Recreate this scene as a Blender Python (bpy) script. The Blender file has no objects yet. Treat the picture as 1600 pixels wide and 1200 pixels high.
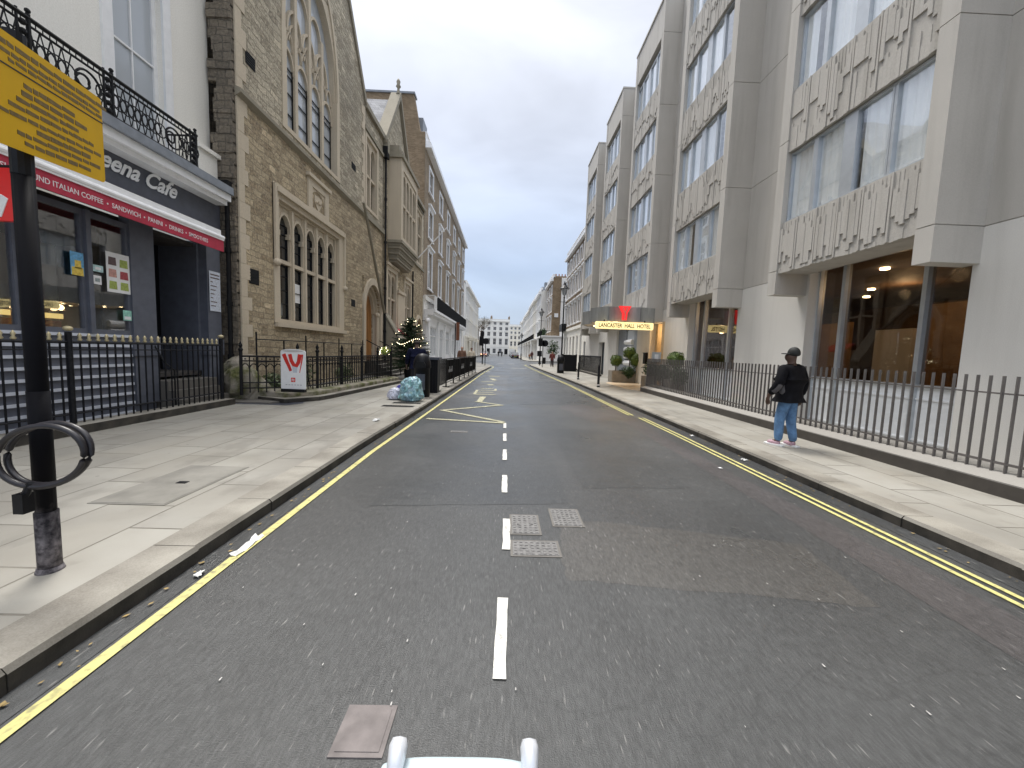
import bpy, bmesh, math, random
from mathutils import Vector, Matrix
R = math.radians
rnd = random.Random(7)
sc = bpy.context.scene
col = sc.collection

# ------------------------------------------------------------------ camera
F, H = 600.0, 1.65
def cam_basis(vx=789, vy=549, roll=.033):
    d = Vector((vx-800, 600-vy, -F)).normalized()
    z = Vector((roll, 1, 0)); z = (z - d*z.dot(d)).normalized()
    x = d.cross(z)
    return x, d, z
_x, _d, _z = cam_basis()
Mwc = Matrix((( _x[0], _d[0], _z[0]), (_x[1], _d[1], _z[1]), (_x[2], _d[2], _z[2])))  # world -> camera
cd = bpy.data.cameras.new('camera'); cam = bpy.data.objects.new('camera', cd); col.objects.link(cam)
cam.matrix_world = Matrix.Translation((0, 0, H)) @ Mwc.transposed().to_4x4()
cd.sensor_width = 36; cd.lens = 36*F/1600; cd.clip_start = .05; cd.clip_end = 3000
sc.camera = cam

# ------------------------------------------------------------------ light
SUN_EL, SUN_AZ = 66, -30
w = bpy.data.worlds.new('World'); sc.world = w; w.use_nodes = True
wn, wl = w.node_tree.nodes, w.node_tree.links
for n in list(wn): wn.remove(n)
wo = wn.new('ShaderNodeOutputWorld'); bg = wn.new('ShaderNodeBackground'); bg.inputs[1].default_value = .1
sky = wn.new('ShaderNodeTexSky'); sky.sky_type = 'NISHITA'; sky.sun_disc = False
sky.sun_elevation = R(SUN_EL); sky.sun_rotation = R(SUN_AZ); sky.air_density = 1.4; sky.dust_density = 3
tc = wn.new('ShaderNodeTexCoord'); sx = wn.new('ShaderNodeSeparateXYZ'); wl.new(tc.outputs['Generated'], sx.inputs[0])
rp = wn.new('ShaderNodeValToRGB'); wl.new(sx.outputs[2], rp.inputs[0])
e = rp.color_ramp.elements
e[0].position = 0.0; e[0].color = (.20, .24, .295, 1)
e[1].position = 1.0; e[1].color = (.82, .82, .83, 1)
for p_, c_ in ((.2, (.16, .197, .262, 1)), (.45, (.232, .25, .292, 1)), (.66, (.285, .295, .322, 1)), (.78, (.74, .75, .77, 1))):
    q = e.new(p_); q.color = c_
mp = wn.new('ShaderNodeMapping'); mp.inputs['Scale'].default_value = (1, 1, 2.2); wl.new(tc.outputs['Generated'], mp.inputs[0])
nz = wn.new('ShaderNodeTexNoise'); nz.inputs['Scale'].default_value = 2.1; nz.inputs['Detail'].default_value = 5; nz.inputs['Roughness'].default_value = .5
nz.inputs['Distortion'].default_value = .4
wl.new(mp.outputs[0], nz.inputs[0])
nr = wn.new('ShaderNodeMapRange'); nr.inputs[1].default_value = .32; nr.inputs[2].default_value = .68; nr.inputs[3].default_value = .80; nr.inputs[4].default_value = 1.22
wl.new(nz.outputs[0], nr.inputs[0])
m1 = wn.new('ShaderNodeMix'); m1.data_type = 'RGBA'; m1.blend_type = 'MULTIPLY'; m1.inputs[0].default_value = 1
wl.new(rp.outputs[0], m1.inputs[6]); wl.new(nr.outputs[0], m1.inputs[7])
m2 = wn.new('ShaderNodeMix'); m2.data_type = 'RGBA'; m2.blend_type = 'MULTIPLY'; m2.inputs[0].default_value = 1
wl.new(m1.outputs[2], m2.inputs[6]); SKYGAIN = m2.inputs[7]
SKYGAIN.default_value = (19.5, 19.5, 19.5, 1)
m3 = wn.new('ShaderNodeMix'); m3.data_type = 'RGBA'; m3.inputs[0].default_value = .92
wl.new(sky.outputs[0], m3.inputs[6]); wl.new(m2.outputs[2], m3.inputs[7])
wl.new(m3.outputs[2], bg.inputs[0]); wl.new(bg.outputs[0], wo.inputs[0])
sd = bpy.data.lights.new('sun', 'SUN'); sd.energy = 2.0; sd.angle = R(18); sd.color = (1, .96, .9)
so = bpy.data.objects.new('sun', sd); col.objects.link(so)
sv = Vector((math.sin(R(SUN_AZ))*math.cos(R(SUN_EL)), math.cos(R(SUN_AZ))*math.cos(R(SUN_EL)), math.sin(R(SUN_EL))))
so.rotation_euler = sv.to_track_quat('Z', 'Y').to_euler()
sky.sun_rotation = math.atan2(sv.x, sv.y)
sc.view_settings.view_transform = 'Standard'; sc.view_settings.look = 'None'; sc.view_settings.gamma = 1
sc.view_settings.exposure = .75

# ------------------------------------------------------------------ helpers
ORG = {}
class Fr:
    def __init__(s, o, u, n): s.o, s.u, s.n = Vector(o), Vector(u), Vector(n)
    def p(s, u, w_, d=0): return s.o + s.u*u + Vector((0, 0, w_)) + s.n*d
def FL(x): return Fr((x, 0, 0), (0, 1, 0), (1, 0, 0))       # faces +X (left of the street), u = Y
def FR(x): return Fr((x, 0, 0), (0, 1, 0), (-1, 0, 0))      # faces -X (right of the street), u = Y
def FC(y): return Fr((0, y, 0), (1, 0, 0), (0, -1, 0))      # faces the near end of the street, u = X
class MB:
    def __init__(s): s.v, s.f = [], []
    def add(s, vs, fs):
        b = len(s.v); s.v += [Vector(q) for q in vs]; s.f += [tuple(b+i for i in f) for f in fs]; return s
    def hexa(s, P): return s.add(P, [(0,1,2,3), (7,6,5,4), (0,4,5,1), (1,5,6,2), (2,6,7,3), (3,7,4,0)])
    def box(s, x0, x1, y0, y1, z0, z1):
        return s.hexa([(x0,y0,z0),(x1,y0,z0),(x1,y1,z0),(x0,y1,z0),(x0,y0,z1),(x1,y0,z1),(x1,y1,z1),(x0,y1,z1)])
    def fb(s, fr, u0, u1, w0, w1, d0, d1):
        p = fr.p
        return s.hexa([p(u0,w0,d0),p(u1,w0,d0),p(u1,w0,d1),p(u0,w0,d1),p(u0,w1,d0),p(u1,w1,d0),p(u1,w1,d1),p(u0,w1,d1)])
    def prism(s, fr, pts, d0, d1):
        n = len(pts); vs = [fr.p(u, w_, d0) for u, w_ in pts] + [fr.p(u, w_, d1) for u, w_ in pts]
        fs = [tuple(range(n)), tuple(range(2*n-1, n-1, -1))] + [(i, (i+1) % n, n+(i+1) % n, n+i) for i in range(n)]
        return s.add(vs, fs)
    def slab(s, pts, z0, z1):
        n = len(pts); vs = [(x, y, z0) for x, y in pts] + [(x, y, z1) for x, y in pts]
        return s.add(vs, [tuple(range(n)), tuple(range(2*n-1, n-1, -1))] + [(i, (i+1) % n, n+(i+1) % n, n+i) for i in range(n)])
    def sheet(s, pts, z): return s.add([(x, y, z) for x, y in pts], [tuple(range(len(pts)))])
    def tube(s, p0, p1, r, n=8, r2=None, cap=True):
        p0, p1 = Vector(p0), Vector(p1); r2 = r if r2 is None else r2
        a = (p1-p0).normalized(); q = Vector((0,0,1)) if abs(a.z) < .9 else Vector((1,0,0))
        e1 = a.cross(q).normalized(); e2 = a.cross(e1)
        vs = [p0+(e1*math.cos(2*math.pi*i/n)+e2*math.sin(2*math.pi*i/n))*r for i in range(n)] + [p1+(e1*math.cos(2*math.pi*i/n)+e2*math.sin(2*math.pi*i/n))*r2 for i in range(n)]
        fs = [(i, (i+1) % n, n+(i+1) % n, n+i) for i in range(n)]
        if cap: fs += [tuple(range(n)), tuple(range(2*n-1, n-1, -1))]
        return s.add(vs, fs)
    def path(s, pts, r, n=8, closed=False):
        P = [Vector(q) for q in pts]; N = len(P); rings = []
        for i in range(N):
            a = (P[(i+1) % N] if (closed or i < N-1) else P[i]) - (P[i-1] if (closed or i > 0) else P[i]); a.normalize()
            q = Vector((0,0,1)) if abs(a.z) < .95 else Vector((1,0,0))
            e1 = a.cross(q).normalized(); e2 = a.cross(e1)
            rings.append([P[i]+(e1*math.cos(2*math.pi*k/n)+e2*math.sin(2*math.pi*k/n))*r for k in range(n)])
        fs = []
        for i in range(N if closed else N-1):
            j = (i+1) % N
            for k in range(n): fs.append((i*n+k, i*n+(k+1) % n, j*n+(k+1) % n, j*n+k))
        return s.add([q for r_ in rings for q in r_], fs)
    def lathe(s, c, prof, n=16, ax=None):
        c = Vector(c); vs = []
        for r, z in prof:
            for i in range(n):
                a = 2*math.pi*i/n; vs.append(c+Vector((r*math.cos(a), r*math.sin(a), z)))
        fs = []
        for j in range(len(prof)-1):
            for i in range(n): fs.append((j*n+i, j*n+(i+1) % n, (j+1)*n+(i+1) % n, (j+1)*n+i))
        fs += [tuple(range(n)), tuple(range(len(prof)*n-1, (len(prof)-1)*n-1, -1))]
        return s.add(vs, fs)
    def ball(s, c, r, n=10, sq=(1,1,1)):
        prof = [(max(.001, r*math.sin(math.pi*k/n)), -r*math.cos(math.pi*k/n)) for k in range(n+1)]
        b = len(s.v); s.lathe((0,0,0), prof, n+4)
        for i in range(b, len(s.v)): q = s.v[i]; s.v[i] = Vector((q.x*sq[0]+c[0], q.y*sq[1]+c[1], q.z*sq[2]+c[2]))
        return s
    def wall(s, fr, u0, u1, w0, w1, holes, th=.25, d=0):
        if d > 0: holes = [(h[0]+.004, h[1]-.004, h[2]+.004, h[3]-.004) for h in holes]
        us = sorted({u0, u1, *[min(max(h[0], u0), u1) for h in holes], *[min(max(h[1], u0), u1) for h in holes]})
        ws = sorted({w0, w1, *[min(max(h[2], w0), w1) for h in holes], *[min(max(h[3], w0), w1) for h in holes]})
        for j in range(len(ws)-1):
            wm = (ws[j]+ws[j+1])/2; run = None
            for i in range(len(us)-1):
                um = (us[i]+us[i+1])/2
                inh = any(h[0] < um < h[1] and h[2] < wm < h[3] for h in holes)
                if not inh and run is None: run = us[i]
                if inh and run is not None: s.fb(fr, run, us[i], ws[j], ws[j+1], d-th, d); run = None
            if run is not None: s.fb(fr, run, u1, ws[j], ws[j+1], d-th, d)
        return s
    def arch(s, fr, u0, u1, ws, wt, th, d, h=None, n=7):
        """spandrel filling a rectangular opening above a pointed arch; springs at ws, rect top at wt"""
        W = u1-u0; h = h or W*.9; h = min(h, wt-ws-.01); c = (u0+u1)/2
        for sg in (-1, 1):
            ue = u0 if sg < 0 else u1; pts = []
            for k in range(n+1):
                t = k/n; pts.append((ue + (c-ue)*(1-math.cos(t*math.pi/2)), ws + h*math.sin(t*math.pi/2)))
            for k in range(n):
                a, b = pts[k], pts[k+1]
                P = [fr.p(a[0], a[1], d-th), fr.p(b[0], b[1], d-th), fr.p(b[0], wt, d-th), fr.p(a[0], wt, d-th),
                     fr.p(a[0], a[1], d), fr.p(b[0], b[1], d), fr.p(b[0], wt, d), fr.p(a[0], wt, d)]
                s.hexa(P)
        return s
    def archband(s, fr, u0, u1, ws, h, bw, d0, d1, n=10):
        c = (u0+u1)/2
        def pts(e, hh):
            a = []
            for sg in (-1, 1):
                ue = c+sg*((u1-u0)/2+e)
                q = [(ue + (c-ue)*(1-math.cos(k/n*math.pi/2)), ws + hh*math.sin(k/n*math.pi/2)) for k in range(n+1)]
                a += q if sg < 0 else q[::-1][1:]
            return a
        A, B = pts(0, h), pts(bw, h+bw*1.3)
        for k in range(len(A)-1):
            s.hexa([fr.p(*A[k], d0), fr.p(*A[k+1], d0), fr.p(*B[k+1], d0), fr.p(*B[k], d0), fr.p(*A[k], d1), fr.p(*A[k+1], d1), fr.p(*B[k+1], d1), fr.p(*B[k], d1)])
        return s
    def build(s, name, mat, parent=None, smooth=False, org=None, bev=0, rec=True):
        o = Vector(org) if org else (ORG[parent.name] if parent else Vector((0,0,0)))
        if parent and org: o = ORG[parent.name]
        me = bpy.data.meshes.new(name); me.from_pydata([tuple(q-o) for q in s.v], [], s.f)
        bm = bmesh.new(); bm.from_mesh(me)
        if rec: bmesh.ops.recalc_face_normals(bm, faces=bm.faces)
        bm.to_mesh(me); bm.free()
        if smooth:
            for p in me.polygons: p.use_smooth = True
        ob = bpy.data.objects.new(name, me); col.objects.link(ob)
        for m in (mat if isinstance(mat, (list, tuple)) else [mat]): me.materials.append(m)
        if parent: ob.parent = parent
        else: ob.location = o
        ORG[ob.name] = o
        if bev:
            b = ob.modifiers.new('bevel', 'BEVEL'); b.width = bev; b.segments = 2; b.limit_method = 'ANGLE'
        return ob
def tag(o, label=None, cat=None, group=None, kind=None):
    if label: o['label'] = label
    if cat: o['category'] = cat
    if group: o['group'] = group
    if kind: o['kind'] = kind
    return o
def thing(name, label, cat, loc=(0,0,0), group=None):
    o = bpy.data.objects.new(name, None); col.objects.link(o); o.location = loc; o.empty_display_size = .2
    ORG[o.name] = Vector(loc); return tag(o, label, cat, group)
def copy_tree(o, delta=(0,0,0), label=None, parent=None):
    c = o.copy(); col.objects.link(c)
    if parent: c.parent = parent
    else:
        c.location = o.location + Vector(delta)
        if label: c['label'] = label
    for ch in o.children: copy_tree(ch, parent=c)
    return c
def struct(o): o['kind'] = 'structure'; return o

# ------------------------------------------------------------------ materials
class NT:
    def __init__(s, name):
        s.m = bpy.data.materials.new(name); s.m.use_nodes = True; s.t = s.m.node_tree
        s.b = s.t.nodes['Principled BSDF']
    def n(s, typ, **k):
        q = s.t.nodes.new('ShaderNode'+typ)
        for a, v in k.items():
            if a in q.inputs.keys(): q.inputs[a].default_value = v
            else: setattr(q, a, v)
        return q
    def l(s, a, b): s.t.links.new(a, b)
    def pos(s): return s.n('NewGeometry').outputs['Position']
    def uv(s):
        sp = s.n('SeparateXYZ'); s.l(s.pos(), sp.inputs[0]); ad = s.n('Math', operation='ADD'); s.l(sp.outputs[0], ad.inputs[0]); s.l(sp.outputs[1], ad.inputs[1])
        cb = s.n('CombineXYZ'); s.l(ad.outputs[0], cb.inputs[0]); s.l(sp.outputs[2], cb.inputs[1]); return cb.outputs[0]
    def noise(s, scale, det=4, vec=None, rough=.55, stretch=None):
        q = s.n('TexNoise'); q.inputs['Scale'].default_value = scale; q.inputs['Detail'].default_value = det; q.inputs['Roughness'].default_value = rough
        v = vec or s.pos()
        if stretch:
            mp_ = s.n('Mapping'); mp_.inputs['Scale'].default_value = stretch; s.l(v, mp_.inputs[0]); v = mp_.outputs[0]
        s.l(v, q.inputs[0]); return q.outputs[0]
    def ramp(s, fac, stops):
        q = s.n('ValToRGB'); s.l(fac, q.inputs[0]); el = q.color_ramp.elements
        el[0].position, el[0].color = stops[0][0], (*stops[0][1], 1); el[1].position, el[1].color = stops[-1][0], (*stops[-1][1], 1)
        for p, c in stops[1:-1]: k = el.new(p); k.color = (*c, 1)
        return q.outputs[0]
    def mr(s, fac, a, b, c, d):
        q = s.n('MapRange'); s.l(fac, q.inputs[0])
        for i, v in enumerate((a, b, c, d)): q.inputs[i+1].default_value = v
        return q.outputs[0]
    def mix(s, fac, a, b, blend='MIX'):
        q = s.n('Mix', data_type='RGBA', blend_type=blend)
        for i, v in ((0, fac), (6, a), (7, b)):
            if isinstance(v, (int, float)): q.inputs[i].default_value = v
            elif isinstance(v, tuple): q.inputs[i].default_value = (*v[:3], 1)
            else: s.l(v, q.inputs[i])
        return q.outputs[2]
    def bump(s, h, dist=.01, st=.6, prev=None):
        q = s.n('Bump'); q.inputs['Strength'].default_value = st; q.inputs['Distance'].default_value = dist; s.l(h, q.inputs['Height'])
        if prev: s.l(prev, q.inputs['Normal'])
        return q.outputs[0]
    def out(s, colr=None, rough=None, nrm=None, **k):
        if colr is not None:
            if isinstance(colr, tuple): s.b.inputs['Base Color'].default_value = (*colr, 1)
            else: s.l(colr, s.b.inputs['Base Color'])
        if rough is not None:
            if isinstance(rough, (int, float)): s.b.inputs['Roughness'].default_value = rough
            else: s.l(rough, s.b.inputs['Roughness'])
        if nrm is not None: s.l(nrm, s.b.inputs['Normal'])
        for a, v in k.items(): s.b.inputs[a].default_value = v
        return s.m
def plain(name, c, rough=.6, var=.12, scale=6, bump=0, stretch=None, **k):
    t = NT(name); f = t.noise(scale, 5, stretch=stretch)
    lo = tuple(max(0, v*(1-var)) for v in c); hi = tuple(min(1, v*(1+var)) for v in c)
    cc = t.ramp(f, [(.3, lo), (.7, hi)])
    return t.out(cc, rough, t.bump(t.noise(scale*8, 3), bump, .5) if bump else None, **k)
def rubble(name, c1, c2, mort, w_=.34, h=.15, dirt=.35):
    t = NT(name); uv = t.uv(); geo = t.pos()
    d1 = t.n('TexNoise'); d1.inputs['Scale'].default_value = 1.7; d1.inputs['Detail'].default_value = 3; t.l(uv, d1.inputs[0])
    d2 = t.n('TexNoise'); d2.inputs['Scale'].default_value = 9; d2.inputs['Detail'].default_value = 2; t.l(uv, d2.inputs[0])
    def warp(v, nt_, amt):
        sb = t.n('VectorMath', operation='SUBTRACT'); t.l(nt_, sb.inputs[0]); sb.inputs[1].default_value = (.5, .5, .5)
        sc_ = t.n('VectorMath', operation='SCALE'); t.l(sb.outputs[0], sc_.inputs[0]); sc_.inputs['Scale'].default_value = amt
        ad = t.n('VectorMath', operation='ADD'); t.l(v, ad.inputs[0]); t.l(sc_.outputs[0], ad.inputs[1]); return ad.outputs[0]
    v = warp(warp(uv, d1.outputs['Color'], .22), d2.outputs['Color'], .05)
    def brick(w2, h2, off):
        b = t.n('TexBrick'); b.offset = .5; b.squash = .7; b.squash_frequency = 3; t.l(v, b.inputs[0])
        b.inputs['Scale'].default_value = 1; b.inputs['Brick Width'].default_value = w2; b.inputs['Row Height'].default_value = h2
        b.inputs['Mortar Size'].default_value = .012; b.inputs['Mortar Smooth'].default_value = .5; b.inputs['Bias'].default_value = off
        b.inputs['Color1'].default_value = (0,0,0,1); b.inputs['Color2'].default_value = (1,1,1,1); b.inputs['Mortar'].default_value = (.5,.5,.5,1)
        return b
    b = brick(w_, h, 0)
    stone = t.ramp(b.outputs['Color'], [(0, c1), (.35, tuple(a*.8 for a in c2)), (.62, c2), (.86, tuple(a*.9 for a in c1)), (1, tuple(min(1, a*1.5) for a in c2))])
    stone = t.mix(.5, stone, t.ramp(t.noise(14, 4, uv), [(.3, tuple(a*.55 for a in c1)), (.7, tuple(min(1, a*1.25) for a in c2))]))
    cc = t.mix(b.outputs['Fac'], stone, mort)
    cc = t.mix(t.mr(t.noise(.35, 5), .45, .75, 0, dirt), cc, (.12, .11, .095))
    hgt = t.mr(b.outputs['Fac'], 0, 1, 1, 0)
    nb = t.bump(t.noise(22, 4, uv), .035, .9, t.bump(hgt, .05, 1))
    return t.out(cc, .92, nb)
def brickm(name, c1, c2, mort, w_=.23, h=.078):
    t = NT(name); uv = t.uv(); b = t.n('TexBrick'); t.l(uv, b.inputs[0]); b.offset = .5
    b.inputs['Scale'].default_value = 1; b.inputs['Brick Width'].default_value = w_; b.inputs['Row Height'].default_value = h
    b.inputs['Mortar Size'].default_value = .006; b.inputs['Color1'].default_value = (*c1, 1); b.inputs['Color2'].default_value = (*c2, 1); b.inputs['Mortar'].default_value = (*mort, 1)
    cc = t.mix(t.mr(t.noise(.8, 5), .4, .7, 0, .5), b.outputs['Color'], tuple(a*.5 for a in c1))
    return t.out(cc, .9, t.bump(t.mr(b.outputs['Fac'], 0, 1, 1, 0), .008, .6))
def stained(name, c, rough=.85, streak=.3, blotch=.2, bump=.003, fine=60):
    """render or concrete with blotches and vertical rain streaks"""
    t = NT(name)
    cc = t.mix(t.mr(t.noise(.9, 6), .35, .7, 0, blotch), c, tuple(a*.7 for a in c))
    cc = t.mix(t.mr(t.noise(3.5, 5, stretch=(1, 1, .08)), .5, .75, 0, streak), cc, tuple(a*.55 for a in (c[0], c[1]*.98, c[2]*.93)))
    cc = t.mix(.25, cc, t.ramp(t.noise(fine, 2), [(.35, tuple(a*.75 for a in c)), (.65, tuple(min(1, a*1.2) for a in c))]))
    return t.out(cc, rough, t.bump(t.noise(fine, 3), bump, .5))
def glassmat(name, tint=(.99,1,1), f0=.12):
    t = NT(name); t.t.nodes.remove(t.b); o = [n for n in t.t.nodes if n.type == 'OUTPUT_MATERIAL'][0]
    lw_ = t.n('LayerWeight'); lw_.inputs[0].default_value = .5; pw_ = t.n('Math', operation='POWER'); t.l(lw_.outputs['Facing'], pw_.inputs[0]); pw_.inputs[1].default_value = 3.2
    tr = t.n('BsdfTransparent'); tr.inputs[0].default_value = (*tint, 1); gl = t.n('BsdfGlossy'); gl.inputs['Roughness'].default_value = .015; gl.inputs[0].default_value = (.95,.97,1,1)
    t.l(t.bump(t.noise(.6, 2), .02, .3), gl.inputs['Normal'])
    mx = t.n('MixShader'); t.l(t.mr(pw_.outputs[0], 0, 1, f0, .95), mx.inputs[0]); t.l(tr.outputs[0], mx.inputs[1]); t.l(gl.outputs[0], mx.inputs[2]); t.l(mx.outputs[0], o.inputs[0])
    return t.m
def emit(name, c, s_):
    t = NT(name); return t.out(c, .5, **{'Emission Color': (*c, 1), 'Emission Strength': s_})

M = {}
M['rubble'] = rubble('rubble_stone', (.185,.135,.08), (.56,.455,.30), (.38,.32,.23), .36, .17)
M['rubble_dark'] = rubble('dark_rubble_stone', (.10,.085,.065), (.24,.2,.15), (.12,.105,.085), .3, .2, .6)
M['rubble_top'] = rubble('weathered_rubble_stone', (.19,.155,.105), (.60,.53,.40), (.35,.31,.24), .40, .18)
M['ashlar'] = stained('dressed_limestone', (.56,.48,.365), .85, .25, .35, .004, 30)
M['ashlar_dark'] = stained('weathered_limestone', (.29,.26,.20), .88, .5, .45, .004, 30)
M['stucco'] = stained('white_stucco', (.80,.79,.76), .7, .12, .12, .001)
M['stucco_cream'] = stained('cream_stucco', (.80,.76,.66), .7, .15, .15, .001)
M['white_wall'] = stained('ivory_stucco', (.88,.85,.78), .65, .1, .12, .001, 40)
M['white_paint'] = plain('white_paint', (.82,.82,.82), .4, .05)
M['brick'] = brickm('stock_brick', (.20,.135,.075), (.30,.215,.13), (.28,.25,.2))
M['brick_pale'] = brickm('grey_stock_brick', (.23,.17,.11), (.31,.24,.16), (.3,.26,.2))
M['concrete'] = stained('bay_concrete', (.51,.485,.445), .85, .5, .32, .002, 90)
M['relief'] = stained('relief_concrete', (.49,.465,.425), .9, .8, .4, .003, 40)
M['pale_stone'] = stained('pale_stone_cladding', (.70,.68,.64), .75, .25, .2, .001, 90)
M['gpanel'] = plain('white_panel', (.84,.86,.88), .35, .04)
M['alu'] = plain('aluminium', (.52,.55,.58), .35, .06, Metallic=.5)
M['black'] = plain('black_paint', (.006,.0065,.009), .45, .3, 20, **{'Specular IOR Level': .25})
M['iron'] = plain('black_iron', (.008,.008,.009), .6, .3, 30, **{'Specular IOR Level': .25})
M['darkgrey'] = plain('dark_grey_paint', (.07,.075,.095), .4, .15)
M['slate_grey'] = plain('slate_grey_paint', (.11,.12,.15), .45, .12)
t = NT('post_paint'); sz_ = t.n('SeparateXYZ'); t.l(t.pos(), sz_.inputs[0]); an_ = t.n('Math', operation='MULTIPLY_ADD'); t.l(t.noise(9, 5, stretch=(1,1,.5)), an_.inputs[0]); an_.inputs[1].default_value = -.9; t.l(sz_.outputs[2], an_.inputs[2])
M['post'] = t.out(t.mix(t.mr(an_.outputs[0], -.22, .12, 1, 0), (.006,.006,.008), t.ramp(t.noise(25, 5), [(.35, (.05,.045,.05)), (.65, (.24,.22,.23))])), .6, None, **{'Specular IOR Level': .08})
M['matte_black'] = plain('matte_black_cloth', (.010,.010,.011), .9, .3, 4, **{'Specular IOR Level': .08})
M['gold'] = plain('gold_paint', (.50,.43,.26), .4, .2, 20, Metallic=.3)
M['slate'] = brickm('roof_slates', (.26,.26,.27), (.40,.40,.41), (.12,.12,.12), .3, .22)
M['lead'] = plain('lead_grey', (.22,.24,.27), .5, .15)
M['wood'] = plain('varnished_oak', (.34,.16,.05), .4, .3, 5, 0, (1, 1, .12))
M['darkglass'] = NT('dark_window_glass').out((.015,.018,.022), .04, None, **{'Specular IOR Level': .9, 'IOR': 1.6})
M['greyglass'] = NT('grey_window_glass').out((.085,.09,.10), .1, None)
M['paleglass'] = NT('pale_window_glass').out((.42,.45,.48), .12, None, **{'Specular IOR Level': .8})  # pale base colour stands in for sky reflected in the glass
M['glass'] = glassmat('clear_glass')
M['tintglass'] = glassmat('tinted_glass', (.80,.74,.68), .04)
M['curtain'] = plain('sheer_curtain', (.95,.95,.95), .9, .03, 3)
M['room'] = plain('room_walls', (.55,.52,.47), .9, .3)
M['moss'] = NT('mossy_stone'); 
t = M['moss']; mm = t.mix(t.mr(t.noise(3, 5), .4, .62, 0, 1), (.30,.27,.22), t.ramp(t.noise(18, 4), [(.3, (.045,.055,.015)), (.7, (.16,.16,.06))])); M['moss'] = t.out(mm, .95, t.bump(t.noise(25, 4), .02, .8))
# paving, kerb, asphalt
t = NT('paving_slabs'); ps = t.pos(); mp_ = t.n('Mapping'); mp_.inputs['Rotation'].default_value = (0, 0, R(90)); t.l(ps, mp_.inputs[0])
b = t.n('TexBrick'); t.l(mp_.outputs[0], b.inputs[0]); b.offset = .43; b.inputs['Scale'].default_value = 1; b.inputs['Brick Width'].default_value = 1.02; b.inputs['Row Height'].default_value = .6
b.inputs['Mortar Size'].default_value = .009; b.inputs['Mortar Smooth'].default_value = .3
b.inputs['Color1'].default_value = (.27,.258,.228,1); b.inputs['Color2'].default_value = (.345,.332,.296,1); b.inputs['Mortar'].default_value = (.10,.09,.07,1)
c = t.mix(t.mr(t.noise(1.3, 6), .35, .68, 0, .62), b.outputs['Color'], (.27,.25,.21))
c = t.mix(t.mr(t.noise(.5, 4), .48, .66, 0, .6), c, (.17,.16,.14))
c = t.mix(t.mr(t.noise(4, 3), .62, .72, 0, .22), c, (.16,.15,.13))
vg = t.n('TexVoronoi'); vg.inputs['Scale'].default_value = 2.6; t.l(t.pos(), vg.inputs['Vector']); c = t.mix(t.mr(vg.outputs['Distance'], .035, .06, .6, 0), c, (.12,.115,.10)); c = t.mix(t.mr(t.noise(2.2, 7, stretch=(1,.5,1)), .56, .64, 0, .35), c, (.15,.14,.12))
M['paving'] = t.out(c, t.mr(t.noise(1.1, 4), .3, .7, .42, .75), t.bump(t.noise(90, 3), .002, .5, t.bump(t.mr(b.outputs['Fac'], 0, 1, 1, 0), .006, .8)))
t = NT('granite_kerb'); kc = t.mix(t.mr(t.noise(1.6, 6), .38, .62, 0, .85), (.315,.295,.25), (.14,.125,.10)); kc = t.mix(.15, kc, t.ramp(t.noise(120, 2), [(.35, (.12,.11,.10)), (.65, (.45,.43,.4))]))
sn = t.n('SeparateXYZ'); t.l(t.n('NewGeometry').outputs['Normal'], sn.inputs[0]); kc = t.mix(t.mr(sn.outputs[2], .3, .9, .96, 0), kc, t.ramp(t.noise(5, 5), [(.35, (.010,.009,.008)), (.72, (.06,.052,.042))]))  # upright faces coloured darker: gutter dirt and, in part, painted shade
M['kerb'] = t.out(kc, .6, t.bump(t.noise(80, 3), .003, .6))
M['kerb_dark'] = stained('stained_kerb_face', (.15,.14,.125), .6, .3, .6, .004, 80)
def asphalt(name, base, spk=1.0, rough=(.27,.52), tint=None):
    t = NT(name)
    c = t.mix(t.mr(t.noise(.45, 6), .35, .68, 0, .8), base, tuple(a*1.55 for a in base))
    c = t.mix(t.mr(t.noise(1.4, 5, stretch=(1, .25, 1)), .42, .72, 0, .6), c, tuple(a*.6 for a in base))
    c = t.mix(t.mr(t.noise(110, 3, stretch=(1, .16, 1)), .38, .7, 0, .5), c, tuple(min(1, a*2.6) for a in base)); c = t.mix(t.mr(t.noise(38, 4, stretch=(1, .22, 1)), .42, .7, 0, .45), c, tuple(a*.45 for a in base))
    c = t.mix(t.mr(t.noise(60, 1, stretch=(1, .14, 1)), .68, .78, 0, .4*spk), c, (.36,.35,.33))
    vo = t.n('TexVoronoi'); vo.feature = 'DISTANCE_TO_EDGE'; vo.inputs['Scale'].default_value = .28
    nv = t.n('TexNoise'); nv.inputs['Scale'].default_value = 1.5; nv.inputs['Detail'].default_value = 6; t.l(t.pos(), nv.inputs[0])
    av = t.n('VectorMath', operation='ADD'); t.l(t.pos(), av.inputs[0]); t.l(nv.outputs['Color'], av.inputs[1]); t.l(av.outputs[0], vo.inputs['Vector'])
    ck = t.mr(vo.outputs[0], 0, .004, .28, 0)
    c = t.mix(ck, c, (.02,.02,.02))
    return t.out(c, t.mr(t.noise(.5, 5), .35, .7, *rough), t.bump(t.noise(170, 3), .004, .9))
M['asphalt'] = asphalt('asphalt', (.043,.044,.044))
M['asphalt_dark'] = asphalt('dark_asphalt', (.038,.0395,.040), .8)
M['asphalt_brown'] = asphalt('brown_asphalt', (.056,.054,.0505), .9)
M['asphalt_pink'] = asphalt('pinkish_asphalt', (.052,.048,.048), .8)
def paint(name, c, wear=.5):
    t = NT(name); f = t.mr(t.noise(22, 6), .5, .72, 0, wear)
    return t.out(t.mix(f, t.ramp(t.noise(5, 4), [(.3, tuple(a*.8 for a in c)), (.7, c)]), (.09,.088,.08)), .6)
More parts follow.
